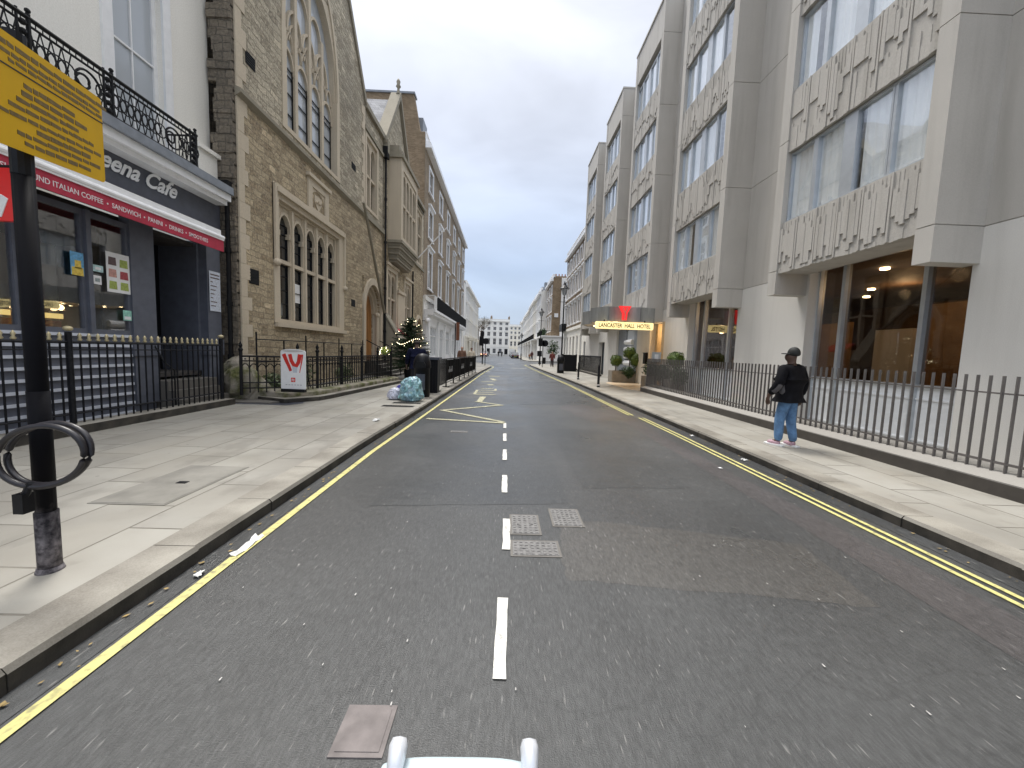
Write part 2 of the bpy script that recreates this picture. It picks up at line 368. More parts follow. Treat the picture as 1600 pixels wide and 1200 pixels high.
M['yellow'] = paint('yellow_line_paint', (.62,.57,.22), .7); M['white_line'] = paint('white_line_paint', (.72,.71,.66), .6)
M['yellow_worn'] = paint('worn_yellow_paint', (.44,.42,.27), 1.2)
M['iron_cover'] = plain('iron_cover', (.16,.155,.15), .5, .35, 30, .004)
# ------------------------------------------------------------------ ground, road, pavements
struct(MB().sheet([(-900,-400),(900,-400),(900,1500),(-900,1500)], -.03).build('ground', M['asphalt']))
struct(MB().sheet([(-40,-12),(40,-12),(40,230),(-40,230)], 0).build('road', M['asphalt']))
KL = [(-2.24,-10),(-2.24,2.5),(-2.26,6),(-2.18,9),(-2.05,15),(-1.77,28),(-1.35,38),(-1.4,40.5),(-1.75,43.5),(-2.5,46.5),(-3.8,49.5),(-4.6,52),(-4.8,60),(-6,64.5),(-9,66.3),(-40,66.3)]
KR = [(4.1,-10),(4.1,8),(4.05,12),(3.95,20),(3.4,34.6),(3.05,47),(3.3,49.5),(4.5,51.3),(8,52),(40,52)]
def offs(pl, d):
    out = []
    for i, (x, y) in enumerate(pl):
        a = Vector(pl[max(0, i-1)]); b = Vector(pl[min(len(pl)-1, i+1)]); t_ = (b-a).normalized()
        out.append((x - t_.y*d, y + t_.x*d))
    return out
def strip(pl, d0, d1, z0, z1, mb=None, jit=0):
    mb = mb or MB(); A, B = offs(pl, d0), offs(pl, d1)
    for i in range(len(pl)-1):
        mb.hexa([(*A[i],z0),(*A[i+1],z0),(*B[i+1],z0),(*B[i],z0),(*A[i],z1),(*A[i+1],z1),(*B[i+1],z1),(*B[i],z1)])
    return mb
def pave(name, K, side, far):
    inner = offs(K, .32*side)
    struct(MB().slab([*inner, *far], -.02, .12).build(name, M['paving']))
pave('pavement', KL, 1, [(-40,-10)])
pave('pavement', KR, -1, [(40,-10)])
struct(MB().slab([(3.9,71),(4.6,69.6),(6,69),(40,69),(40,230),(3.9,230)], -.02, .12).build('pavement', M['paving']))
struct(MB().slab([(-7.3,86),(-8.2,84.6),(-40,84),(-40,230),(-7.3,230)], -.02, .12).build('pavement', M['paving']))
def kerb(K, side):
    """individual kerb stones with slightly uneven faces"""
    r_ = random.Random(3); mb = MB()
    P = [Vector(q) for q in K]; L = [0]
    for i in range(len(P)-1): L.append(L[-1]+(P[i+1]-P[i]).length)
    def at(s_):
        for i in range(len(P)-1):
            if s_ <= L[i+1] or i == len(P)-2:
                t_ = (s_-L[i])/(L[i+1]-L[i]); d = (P[i+1]-P[i]).normalized(); return P[i].lerp(P[i+1], t_), Vector((-d.y, d.x))*side
    s_ = 0
    while s_ < L[-1]-1:
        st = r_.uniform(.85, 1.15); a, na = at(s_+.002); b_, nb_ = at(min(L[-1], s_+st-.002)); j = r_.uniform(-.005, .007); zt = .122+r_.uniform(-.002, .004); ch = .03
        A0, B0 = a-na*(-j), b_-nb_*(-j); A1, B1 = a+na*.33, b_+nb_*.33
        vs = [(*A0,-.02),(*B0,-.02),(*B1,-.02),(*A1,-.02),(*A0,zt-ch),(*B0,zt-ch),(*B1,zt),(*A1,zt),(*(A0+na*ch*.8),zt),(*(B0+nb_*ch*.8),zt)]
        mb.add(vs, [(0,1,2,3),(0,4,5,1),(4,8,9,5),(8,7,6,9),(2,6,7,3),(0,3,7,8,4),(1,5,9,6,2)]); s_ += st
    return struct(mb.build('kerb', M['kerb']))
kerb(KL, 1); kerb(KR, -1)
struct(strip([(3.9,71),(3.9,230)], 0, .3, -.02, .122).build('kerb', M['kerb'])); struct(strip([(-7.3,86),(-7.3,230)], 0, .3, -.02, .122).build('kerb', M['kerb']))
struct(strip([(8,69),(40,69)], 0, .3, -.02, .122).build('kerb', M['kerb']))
# gutters: a slightly darker worn strip along each kerb
struct(strip(KL[:9], -.16, -.005, .002, .0035).build('gutter', M['asphalt_dark'])); struct(strip(KR[:7], .005, .2, .002, .0035).build('gutter', M['asphalt_dark']))
# asphalt repairs
PZ = [.0008]
def patch(pts, m, z=None):
    PZ[0] += .0003; z = PZ[0]; return struct(MB().sheet(pts, z).build('asphalt_patch', M[m]))
def rag(pts, n=7, a=.03, seed=1):
    r_ = random.Random(seed); out = []
    for i, p in enumerate(pts):
        q = pts[(i+1) % len(pts)]
        for k in range(n):
            t_ = k/n; out.append((p[0]+(q[0]-p[0])*t_+r_.uniform(-a,a), p[1]+(q[1]-p[1])*t_+r_.uniform(-a,a)))
    return out
patch(rag([(.5,3.05),(.63,3.72),(1.6,3.55),(2.75,3.3),(2.6,2.42),(1.9,2.52),(1.0,2.62),(.52,2.68)], 5, .02), 'asphalt_brown')
patch(rag([(3.0,1.0),(3.02,10.6),(3.45,14),(3.35,5.3),(3.5,1.0)], 9, .03, 2), 'asphalt_pink')
patch(rag([(2.2,9.0),(1.7,11.5),(2.6,13.5),(3.0,10.2)], 6, .06, 5), 'asphalt_pink')
patch(rag([(-1.35,3.9),(.75,4.1),(.8,6.2),(-.2,8.3),(-1.4,8.3)], 8, .015, 3), 'asphalt_dark')
patch(rag([(1.0,4.6),(2.4,4.7),(2.3,8.4),(1.1,8.2)], 8, .02, 6), 'asphalt_dark')
patch(rag([(-1.3,14),(.1,14.2),(.3,27),(-.9,27)], 10, .03, 4), 'asphalt_brown')
patch(rag([(.5,12),(2.9,12.4),(2.6,22),(.7,21)], 10, .03, 9), 'asphalt_dark')

# markings
def mark(pts, m='white_line', z=.0085, name='road_marking'): return struct(MB().sheet(pts, z).build(name, M[m]))
def lineq(a, b, w_, m='yellow', z=.0085, r_=None):
    a, b = Vector(a), Vector(b); t_ = (b-a).normalized(); n_ = Vector((-t_.y, t_.x))*w_/2; k = max(1, int((b-a).length/.12)); rr = random.Random(int(a.x*77+b.y*13))
    L_ = [a.lerp(b, i/k)+n_*(1+rr.uniform(-.12,.12)) for i in range(k+1)]; R_ = [a.lerp(b, i/k)-n_*(1+rr.uniform(-.12,.12)) for i in range(k+1)]
    return struct(MB().sheet([tuple(q) for q in L_+R_[::-1]], z).build('road_marking', M[m]))
def ribbon(K, d0, d1, m, z=.0085):
    A, B = offs(K, d0), offs(K, d1); mb = MB()
    for i in range(len(K)-1): mb.add([(*A[i],z),(*A[i+1],z),(*B[i+1],z),(*B[i],z)], [(0,1,2,3)])
    return struct(mb.build('road_marking', M[m]))
ribbon(KL[:9], -.26, -.19, 'yellow')
kr1 = [(4.1,-4),(4.1,8),(4.07,10.1)]; kr2 = [(4.07,10.45),(4.05,12),(3.95,20),(3.4,34.6),(3.05,47),(3.3,49.5)]
ribbon(kr1, .30, .35, 'yellow'); ribbon(kr1, .415, .465, 'yellow'); ribbon(kr2, .45, .50, 'yellow'); ribbon(kr2, .56, .61, 'yellow')
for a, b_, x0, x1 in ((1.80,2.44,.025,.04),(3.07,3.66,.065,.07),(4.37,5.0,.05,.05),(5.72,6.34,.05,.05),(6.96,7.6,.05,.05),(8.15,8.72,.05,.05)):
    lineq((x0,a), (x1,b_), .065, 'white_line')
lineq((-1.8,9.0), (.06,8.74), .13, 'yellow_worn', .009); lineq((-1.68,10.35), (.02,8.85), .13, 'yellow_worn', .0095)
lineq((-1.68,10.3), (-.02,11.7), .13, 'yellow_worn', .009); lineq((0,11.62), (-.9,12.35), .13, 'yellow_worn', .0095)
mark([(-.86,12.3),(-.68,12.3),(-.62,13.7),(-.84,13.7)], 'yellow_worn', .0075)
for x0, x1, y, t_ in ((-1.05,-.3,14.4,.16),(-1.1,-.4,15.1,.14),(-1.15,-.35,15.9,.16),(-1.0,-.45,16.7,.2),(-.8,-.5,18.6,.5),(-1.2,-.5,20.4,.25),(-.75,-.5,22.2,1.2),(-1.0,-.3,25,.4)):
    lineq((x0,y), (x1,y+.05), t_, 'yellow_worn', .009)
lineq((-1.1,14.4), (-1.1,15.9), .1, 'yellow_worn', .0065); lineq((-.35,15.9), (-.35,16.7), .1, 'yellow_worn', .0065)
lineq((.6,38.2), (2.2,38.2), .3, 'white_line'); lineq((-.9,50.5), (-.1,50.5), .5, 'white_line'); lineq((.5,50.5), (1.3,50.5), .5, 'white_line')
lineq((-1.6,30), (-1.1,30), .35, 'white_line')

# covers
M['slab_grey'] = plain('worn_slab_grey', (.215,.205,.18), .7, .25, 3, .002); M['slab_pink'] = plain('pinkish_slab', (.17,.15,.145), .8, .2, 12, .003)
def cover(x0, x1, y0, y1, label, z=.0, m='iron_cover', frame='concrete_patch', ribs=True, rot=0):
    c = ((x0+x1)/2, (y0+y1)/2, z); o = thing('inspection_cover', label, 'inspection cover', c, 'access covers')
    MB().box(x0-.02,x1+.02,y0-.02,y1+.02,z-.01,z+.006).build('frame', M['kerb_dark'] if ribs else M[m], o)
    mb = MB().box(x0,x1,y0,y1,z-.01,z+.009)
    if ribs:
        nx, ny = int((x1-x0)/.045), int((y1-y0)/.045)
        for i in range(nx):
            for j in range(ny):
                u = x0+(i+.5)*(x1-x0)/nx; v = y0+(j+.5)*(y1-y0)/ny; mb.box(u-.012,u+.012,v-.012,v+.012,z+.009,z+.013)
        for u in (x0+(x1-x0)*.25, x0+(x1-x0)*.75): mb.box(u-.012,u+.012,(y0+y1)/2-.02,(y0+y1)/2+.02,z+.009,z+.016)
    mb.build('plate', M[m], o); return o
cover(.12,.37,3.36,3.75,'square iron cover right beside the worn third white dash')
cover(.12,.50,2.99,3.22,'wide iron cover nearest the camera of the three beside the centre line')
cover(.53,.80,3.54,3.92,'iron cover furthest right at the corner of the brown asphalt patch')
cover(-.64,-.46,1.44,1.63,'pale brown rectangular cover at the bottom left of the road', m='slab_pink', ribs=False)
cover(-1.02,-.72,7.6,7.72,'thin dark slot cover before the yellow zigzag')
cover(-3.78,-3.12,3.52,4.66,'large grey slab cover in the left pavement', .12, 'slab_grey', ribs=False)
o = thing('inspection_cover', 'small dark lifting plate in the middle of the grey pavement slab', 'inspection cover', (-3.42,4.1,.13)); MB().box(-3.46,-3.36,4.05,4.11,.129,.134).build('plate', M['black'], o)
cover(-3.15,-2.35,9.92,10.14,'nearer dark vent grate in the left pavement beside the rubbish bag', .12, 'iron')
cover(-3.05,-2.3,10.55,10.75,'further dark vent grate in the left pavement beside the rubbish bag', .12, 'iron')

# litter in the gutters
mlit = plain('paper_litter', (.7,.7,.68), .8, .1); mleaf = plain('dead_leaves', (.28,.2,.08), .8, .4)
def crumple(c, s_, m, label, name='crumpled_paper', cat='litter', grp='litter in the gutters', seed=0):
    r_ = random.Random(seed); mb = MB(); n = 7; vs = []
    for i in range(n):
        for j in range(4):
            vs.append((c[0]+(j/3-.5)*s_[0]+r_.uniform(-.2,.2)*s_[0], c[1]+(i/(n-1)-.5)*s_[1]+r_.uniform(-.05,.05)*s_[1], c[2]+r_.uniform(.004,1)*s_[2]))
    fs = [(i*4+j, i*4+j+1, i*4+j+5, i*4+j+4) for i in range(n-1) for j in range(3)]
    ob = mb.add(vs, fs).build(name, m, None, org=c); sol = ob.modifiers.new('s', 'SOLIDIFY'); sol.thickness = .003
    return tag(ob, label, cat, grp)
crumple((-2.03,3.02,.008), (.06,.32,.03), mlit, 'long white crumpled paper in the left gutter beside the yellow line', seed=1)
crumple((-2.10,2.62,.008), (.04,.07,.02), mlit, 'small white scrap just below the long crumpled paper', seed=2)
crumple((-2.62,7.9,.122), (.1,.12,.05), mlit, 'white tissue lying on the left pavement near the kerb', seed=3)
crumple((3.98,6.1,.008), (.06,.09,.02), mlit, 'white scrap against the right kerb beside the walking man', seed=4)
crumple((4.0,7.9,.008), (.05,.09,.02), mlit, 'paper scrap in the right gutter further up the street', seed=5)
crumple((3.3,5.6,.01), (.05,.05,.01), mlit, 'small white speck on the right lane inside the double line', seed=6)
mb = MB(); r_ = random.Random(9)
for i in range(260):
    y = r_.uniform(1.5, 16)**1; side = r_.random() < .65
    x = (-2.2+abs(r_.gauss(0,.06)) if side else 4.06-abs(r_.gauss(0,.05))); s_ = r_.uniform(.008,.022); a = r_.uniform(0, 6.3)
    z = .009+r_.uniform(0,.006); mb.add([(x+s_*math.cos(a+k*1.57)*(1 if k%2 else .6), y+s_*math.sin(a+k*1.57)*(1 if k%2 else .6), z+r_.uniform(0,.006)) for k in range(4)], [(0,1,2,3)])
tag(mb.build('gutter_litter', mleaf, rec=False), kind='stuff', label='dead leaves and crumbs scattered along both gutters', cat='leaf litter')
mb = MB()
for i in range(150):
    y = r_.uniform(1.3, 9); x = r_.uniform(-2, 3.6); s_ = r_.uniform(.0015,.0045)
    mb.add([(x-s_,y-s_*2,.011),(x+s_,y-s_*2.5,.012),(x+s_*.7,y+s_*3,.011),(x-s_*.8,y+s_*2.6,.012)], [(0,1,2,3)])
tag(mb.build('road_grit', plain('grit', (.45,.44,.42), .8, .2), rec=False), kind='stuff', label='pale grit and chippings scattered over the asphalt', cat='grit')

# ------------------------------------------------------------------ text
def text(s_, size, fr, u, w_, d, mat, parent, name='lettering', shear=0, bold=0, ext=.006, align='LEFT', flip=False, squash=1, spacing=1):
    cu = bpy.data.curves.new(name, 'FONT'); cu.body = s_; cu.size = size; cu.shear = shear; cu.offset = bold; cu.extrude = ext; cu.align_x = align; cu.space_character = spacing
    cu.resolution_u = 3; ob = bpy.data.objects.new('tmp', cu); col.objects.link(ob); bpy.context.view_layer.update()
    me = bpy.data.meshes.new_from_object(ob.evaluated_get(bpy.context.evaluated_depsgraph_get())); bpy.data.objects.remove(ob); bpy.data.curves.remove(cu)
    o_ = ORG[parent.name] if parent else Vector()
    sg = -1 if flip else 1
    for v in me.vertices:
        x, y, z = v.co; v.co = fr.p(u + sg*x*squash, w_ + y, d + z) - o_
    bm = bmesh.new(); bm.from_mesh(me); bmesh.ops.recalc_face_normals(bm, faces=bm.faces); bm.to_mesh(me); bm.free(); me.materials.clear(); me.materials.append(mat)
    q = bpy.data.objects.new(name, me); col.objects.link(q)
    if parent: q.parent = parent
    ORG[q.name] = o_
    return q

# ------------------------------------------------------------------ windows
def window(fr, u0, u1, w0, w1, d, parent, mf='white_paint', mg='darkglass', cols=2, rows=2, fw=.06, bar=.025, dep=.07, name='window', label=None):
    mb = MB(); mb.fb(fr,u0,u0+fw,w0,w1,d-dep,d); mb.fb(fr,u1-fw,u1,w0,w1,d-dep,d); mb.fb(fr,u0+fw,u1-fw,w0,w0+fw*1.3,d-dep,d); mb.fb(fr,u0+fw,u1-fw,w1-fw,w1,d-dep,d)
    for i in range(1, cols): u = u0+(u1-u0)*i/cols; mb.fb(fr,u-bar/2,u+bar/2,w0+fw*1.3,w1-fw,d-dep*.8,d-.012)
    for j in range(1, rows):
        w_ = w0+(w1-w0)*j/rows; mb.fb(fr,u0+fw,u1-fw,w_-bar*.8,w_+bar*.8,d-dep*.9,d-.006)
    f = mb.build(name, M[mf], parent)
    MB().fb(fr,u0+fw*.6,u1-fw*.6,w0+fw*.6,w1-fw*.6,d-dep*.75,d-dep*.6).build('pane', M[mg], f)
    if label: f['label'] = label
    return f

# ------------------------------------------------------------------ cafe building
cafe = thing('cafe_building', 'ivory stucco building with dark grey cafe shopfront and red awning', 'building', (-8.2,5,0))
fu = FL(-7.9)
MB().wall(fu,-2,10.7,5.6,14,[(3.9,5.0,5.9,9.6),(8.2,9.35,5.75,9.6)],.3).fb(fu,-2,10.7,0,5.6,-4,-3.7).box(-12,-8.2,10.4,10.7,0,14).build('wall', M['white_wall'], cafe)
for a, b_ in ((3.9,5.0),(8.2,9.35)):
    window(fu,a,b_,5.75,9.6,-.12,cafe,cols=2,rows=2,fw=.09,mg='paleglass')
    MB().wall(fu,a-.2,b_+.2,5.6,9.85,[(a,b_,5.5,9.6)],.0501,.05).build('window_surround', M['white_paint'], cafe)
MB().fb(FL(-7.5),9.95,10.55,5.62,6.35,-.4,-.12).fb(FL(-7.5),9.9,10.6,6.35,6.45,-.4,-.05).build('parapet_block', M['white_wall'], cafe)
# balcony
fb_ = FL(-7.1)
MB().fb(fb_,-2,10.35,5.38,5.56,-.8,.02).build('balcony_slab', M['lead'], cafe)
MB().fb(fb_,-2,10.35,5.22,5.38,-.75,-.05).fb(fb_,-2,10.33,5.12,5.22,-.75,-.14).build('cornice', M['white_paint'], cafe)
def railing_scroll():
    mb = MB(); z0, z1 = 5.6, 6.28
    def P(u, w_, d=-.06): return fb_.p(u, w_, d)
    mb.tube(P(-2,z1), P(9.3,z1), .032, 6); mb.tube(P(-2,z1-.1), P(9.3,z1-.1), .018, 6); mb.tube(P(-2,z0), P(9.3,z0), .022, 6)
    u = -1.9
    while u < 9.25:
        mb.tube(P(u,z1), P(u,z1-.1), .009, 4); u += .09
    def arc(c, r, a0, a1, n=14, rr=.010, grow=0):
        mb.path([P(c[0]+(r+grow*k/n)*math.cos(a0+(a1-a0)*k/n), c[1]+(r+grow*k/n)*math.sin(a0+(a1-a0)*k/n)) for k in range(n+1)], rr*1.5, 5)
    u = 3.4; h = z1-.1-z0
    while u < 9.2:
        ph = int(round((u-3.4)/.42))
        if ph % 4 == 0:   # panel with big scroll
            for s_ in (1,-1): arc((u+.2, z0+h*.5), .05, 0, s_*6.5, 20, .013, .2)
        else:
            for k in range(3):
                uu = u+k*.14
                arc((uu+.07, z0+h*.5), .13, 0, 6.28, 12, .008)
                mb.tube(P(uu,z0), P(uu+.14,z0+h), .011, 4); mb.tube(P(uu+.14,z0), P(uu,z0+h), .011, 4)
                mb.ball(P(uu+.07,z0+h*.5), .022, 5)
        u += .42
    for up in (6.2, 7.4, 9.25):
        mb.tube(P(up,z0-.02), P(up,z1+.06), .028, 6); mb.tube(P(up-.14,z0-.02), P(up-.14,z1+.05), .018, 6)
        for k in range(5): mb.ball(P(up-.07,z0+.06+k*.13), .045, 5)
        mb.ball(P(up,z1+.1), .035, 6)
    for k in range(9):   # end return
        mb.tube(P(9.3,z0,-.06-k*.08), P(9.3,z1,-.06-k*.08), .011, 4)
    mb.tube(P(9.3,z1,-.06), P(9.3,z1,-.75), .02, 6)
    return mb
railing_scroll().build('balcony_railing', M['iron'], cafe)
# shopfront
fs = FL(-7.5)
MB().fb(fs,-2,10.45,4.55,5.14,-.25,-.02).build('fascia', M['darkgrey'], cafe)
text('Leena Cafe', .455, fs, 7.22, 4.80, .0, M['white_paint'], cafe, 'shop_lettering', shear=.5, bold=.010, squash=.90)
MB().fb(fs,-2,10.4,4.1,4.55,-.35,-.12).build('fascia', M['black'], cafe)
MB().fb(fs,5.2,9.75,4.22,4.34,-.1,.5).build('awning_cassette', M['white_paint'], cafe)
aw = MB().fb(FL(-6.98),4.9,9.8,3.84,4.10,-.02,0).build('awning', plain('red_awning_cloth', (.42,.03,.06), .75, .15), cafe)
mb = MB().tube((-7.0,4.9,4.17),(-7.0,9.8,4.17),.06,12); mb.fb(FL(-6.98),4.9,9.8,4.10,4.15,-.05,.02); mb.build('front_rail', M['white_paint'], aw)
MB().tube((-7.42,4.9,4.4),(-7.42,9.8,4.4),.07,12).build('roller', M['alu'], aw)
mred = plain('valance_white', (.72,.66,.66), .8, .05)
text('FRESH GROUND ITALIAN COFFEE  •  SANDWICH  •  PANINI  •  DRINKS  •  SMOOTHIES', .118, FL(-6.98), 5.45, 3.925, .002, mred, aw, ext=.002, squash=.845, bold=.001)
for a, b_ in ((4.95,5.15),(6.2,6.42),(7.98,8.5),(9.95,10.4)): MB().fb(fs,a,b_,.3,4.1,-.22,-.02).fb(fs,a-.04,b_+.04,1.3,1.7,-.22,.01).build('pilaster', M['slate_grey'], cafe)
MB().fb(fs,8.5,9.95,.9,4.1,-1.2,-1.15).build('door', M['black'], cafe)
MB().fb(fs,8.5,8.56,.9,4.1,-1.15,-.22).fb(fs,9.89,9.95,.9,4.1,-1.15,-.22).build('door_reveal', M['slate_grey'], cafe)
f = MB().fb(fs,8.62,8.7,.95,3.2,-1.14,-1.08).fb(fs,9.2,9.28,.95,3.2,-1.14,-1.08).fb(fs,8.62,9.28,3.2,3.28,-1.14,-1.08).build('door_frame', M['darkgrey'], cafe)
for a, b_ in ((5.15,6.2),(6.42,7.16),(7.24,7.98)):
    f = MB().wall(fs,a,b_,1.72,3.9,[(a+.05,b_-.05,1.8,3.8)],.08,-.06).build('window', M['slate_grey'], cafe)
    MB().fb(fs,a+.04,b_-.04,1.78,3.82,-.11,-.10).build('pane', M['glass'], f)
MB().fb(fs,7.16,7.24,1.72,3.9,-.16,0).build('mullion', M['slate_grey'], cafe)
mb = MB().fb(fs,4.6,8.45,.0,1.72,-.2,-.06)
mb.build('stall_riser', M['slate_grey'], cafe)
mb = MB()
for k in range(9): mb.fb(fs,5.1,7.95,.14+k*.19,.19+k*.19,-.06,-.03)
mb.build('riser_battens', plain('pale_battens', (.62,.65,.72), .5, .1), cafe)
# cafe interior
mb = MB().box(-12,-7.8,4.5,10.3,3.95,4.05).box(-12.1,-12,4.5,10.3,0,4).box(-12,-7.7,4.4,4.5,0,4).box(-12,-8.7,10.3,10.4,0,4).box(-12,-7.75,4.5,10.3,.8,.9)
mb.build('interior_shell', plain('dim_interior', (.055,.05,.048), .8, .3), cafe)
mb = MB().box(-9.6,-9.2,5.2,8.2,.9,1.95); mb.build('counter', plain('red_counter', (.22,.03,.03), .5, .3), cafe)
MB().fb(FL(-9.15),5.2,8.2,2.0,2.1,-.02,0).build('menu_strip', emit('menu_strip_light', (1,.72,.25), .5), cafe)

def poster(fr, u0, u1, w0, w1, d, base, blobs, label, name='poster', cat='poster'):
    o = thing(name, label, cat, fr.p((u0+u1)/2, w0, d)); MB().fb(fr,u0,u1,w0,w1,d,d+.006).build('sheet', base, o)
    for k, (a, b_, c_, e_, m_) in enumerate(blobs):
        U, W = u1-u0, w1-w0; MB().prism(fr, [(u0+U*a,w0+W*c_),(u0+U*b_,w0+W*c_),(u0+U*(b_-.02),w0+W*e_),(u0+U*(a+.02),w0+W*e_)], d+.006, d+.009).build('printed_panel', m_, o)
    return o
cm = lambda n, c: plain(n, c, .5, .25, 30)
greens, reds, dk = cm('print_green', (.35,.42,.1)), cm('print_red', (.4,.07,.08)), cm('print_dark', (.12,.08,.08)); blue, yel = cm('print_blue', (.15,.4,.65)), cm('print_yellow', (.75,.55,.1))
poster(fs,7.52,7.97,2.52,3.27,-.05,M['white_paint'],[(.08,.42,.68,.88,dk),(.56,.92,.66,.86,greens),(.08,.42,.38,.58,cm('print_pink',(.55,.3,.25))),(.56,.92,.36,.56,reds),(.08,.42,.08,.28,greens),(.56,.92,.08,.28,greens)],'white drinks poster with six pictures in the cafe window')
poster(fs,6.92,7.13,2.72,3.12,-.05,blue,[(.05,.95,.0,.35,yel),(.3,.8,.3,.65,yel)],'small blue and yellow poster in the cafe window')
poster(fs,7.28,7.46,2.85,2.97,-.05,cm('print_aqua',(.45,.65,.65)),[(.2,.8,.3,.7,M['white_paint'])],'pale green round-topped sticker on the cafe window mullion','sticker','sticker')
poster(fs,7.28,7.42,2.62,2.78,-.05,M['white_paint'],[(.2,.8,.3,.7,cm('print_grey',(.3,.35,.35)))],'white square sticker below the pale green one','sticker','sticker')
poster(fs,7.8,7.97,2.0,2.2,-.05,cm('print_mint',(.3,.6,.5)),[(.1,.9,.1,.4,M['white_paint'])],'mint green sticker low in the cafe window corner','sticker','sticker')
bl = [(.08,.92,.90,.93,dk),(.08,.92,.82,.85,dk)] + [(.08,.3+.12*((k*7) % 4),.72-k*.1,.745-k*.1,dk) for k in range(7)]
poster(fs,9.99,10.36,2.42,3.42,.0,cm('board_white',(.62,.66,.74)),bl,'white menu board on the cafe pilaster by the downpipe','menu_board','sign')
rs = thing('hanging_sign', 'red square sign with a white mark at the left edge beside the yellow sign', 'sign', (-6.5,4.8,3.1))
MB().box(-6.40,-5.84,4.78,4.84,2.98,3.58).build('panel', plain('sign_red', (.75,.02,.02), .35, .05), rs)
MB().prism(FC(4.78), [(-6.06,3.02),(-5.97,3.02),(-5.88,3.23),(-5.96,3.28)], 0, .008).build('printed_mark', M['white_paint'], rs)
MB().box(-7.5,-5.84,4.8,4.82,3.58,3.62).build('bracket', M['iron'], rs)
# downpipe
dp = thing('downpipe', 'black cast iron downpipe between the cafe and the stone hall', 'drainpipe', (-7.35,10.55,0), 'cast iron downpipes')
MB().tube((-7.4,10.55,.3),(-7.4,10.55,5.6),.055,10).build('pipe', M['iron'], dp)
mb = MB()
for z in (1.2,2.6,4.0,5.3): mb.tube((-7.4,10.55,z),(-7.4,10.55,z+.12),.075,10)
mb.build('collar', M['iron'], dp); MB().box(-7.52,-7.28,10.42,10.68,5.5,5.8).build('hopper', M['iron'], dp)

# cafe area railing
cr = thing('area_railing', 'black railing with gold finials in front of the cafe', 'railing', (-6.84,6,0.12))
X = -6.84
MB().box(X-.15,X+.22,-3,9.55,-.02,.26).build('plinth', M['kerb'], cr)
MB().tube((X,-3,1.56),(X,9.4,1.56),.022,6).tube((X,-3,.42),(X,9.4,.42),.016,6).tube((X,-3,1.44),(X,9.4,1.44),.012,6).build('rail', M['black'], cr)
mb = MB(); y = -2.9
while y < 9.35: mb.tube((X,y,.26),(X,y,1.58),.014,5); y += .14
mb.build('bars', M['black'], cr); fin0 = None
y = -2.9
while y < 9.35:
    if y > 4.6:
        if fin0 is None: fin0 = MB().lathe((X,y,1.58), [(.02,0),(.032,.02),(.016,.05),(.028,.085),(.005,.13)], 6).build('finial', M['gold'], cr, True); fy0 = y
        else: q = fin0.copy(); col.objects.link(q); q.parent = cr; q.location.y = y-fy0
    y += .14
for y in (3.2,6.18,9.42):
    p = MB().tube((X,y,.12),(X,y,1.72),.042,10).build('post', M['black'], cr); MB().ball((X,y,1.77),.06,8,(1,1,.7)).build('knob', M['gold'], p, True)
struct(MB().box(-7.6,-6.99,-3,9.5,-.02,.135).build('area_floor', M['asphalt_dark']))
# steps and handrail beside the door
stp = thing('entrance_steps', 'dark steps with handrail up to the cafe door', 'steps', (-7.2,9,0.1))
mb = MB()
for k in range(3): mb.box(-8.6,-7.05-.14*k-.0,8.5,9.95,.14+k*.2,.34+k*.2)
mb.build('treads', M['kerb_dark'], stp); MB().path([(-7.1,8.4,1.0),(-7.3,8.4,1.15),(-7.6,8.4,1.7)],.015,6).tube((-7.1,8.4,.2),(-7.1,8.4,1.0),.015,6).build('handrail', M['iron'], stp)
struct(MB().slab([(-6.95,9.6),(-5.4,9.6),(-5.2,10.0),(-5.35,10.35),(-5.9,10.5),(-6.95,10.5)],.1,.125).build('mat_area', M['darkgrey']))

# ------------------------------------------------------------------ yellow sign, post and cable lock
sp_ = thing('sign_post', 'black metal sign post at the left pavement edge', 'post', (-2.93,2.46,.12))
MB().tube((-2.93,2.46,.5),(-2.93,2.46,2.62),.048,16).tube((-2.93,2.46,.7),(-2.93,2.46,1.3),.051,16).build('shaft', M['post'], sp_, True)
MB().tube((-2.93,2.46,.10),(-2.93,2.46,.52),.056,16).tube((-2.93,2.46,.1),(-2.93,2.46,.15),.075,16,.06).build('base', M['post'], sp_, True)
ys = thing('parking_notice', 'large yellow notice board with blurred black lines of text on the black post', 'sign', (-2.98,2.5,2.1))
A_, B_ = Vector((-2.77,2.15,-.26)), Vector((-3.13,3.07,-.26)); uu = (B_-A_).normalized(); nn = Vector((uu.y,-uu.x,0)); uu.z = .16
fy = Fr(A_+nn*.06, uu, nn); Ls = (B_-A_).length
myel = plain('sign_yellow', (.68,.40,.008), .6, .06, 3, **{'Specular IOR Level': .15})
def rrect(u0,u1,w0,w1,r=.03):
    P = []
    for cx, cy, a0 in ((u1-r,w1-r,0),(u0+r,w1-r,90),(u0+r,w0+r,180),(u1-r,w0+r,270)):
        for k in range(4): a = R(a0+k*30); P.append((cx+r*math.cos(a), cy+r*math.sin(a)))
    return P
MB().prism(fy, rrect(-.5,Ls,2.92,3.52), -.006, 0).build('panel', myel, ys)
MB().fb(fy,-.5,Ls,3.345,3.352,0,.003).build('printed_rule', M['black'], ys)
mink = plain('notice_ink', (.16,.10,.012), .6, .3, 40); rr = random.Random(4)
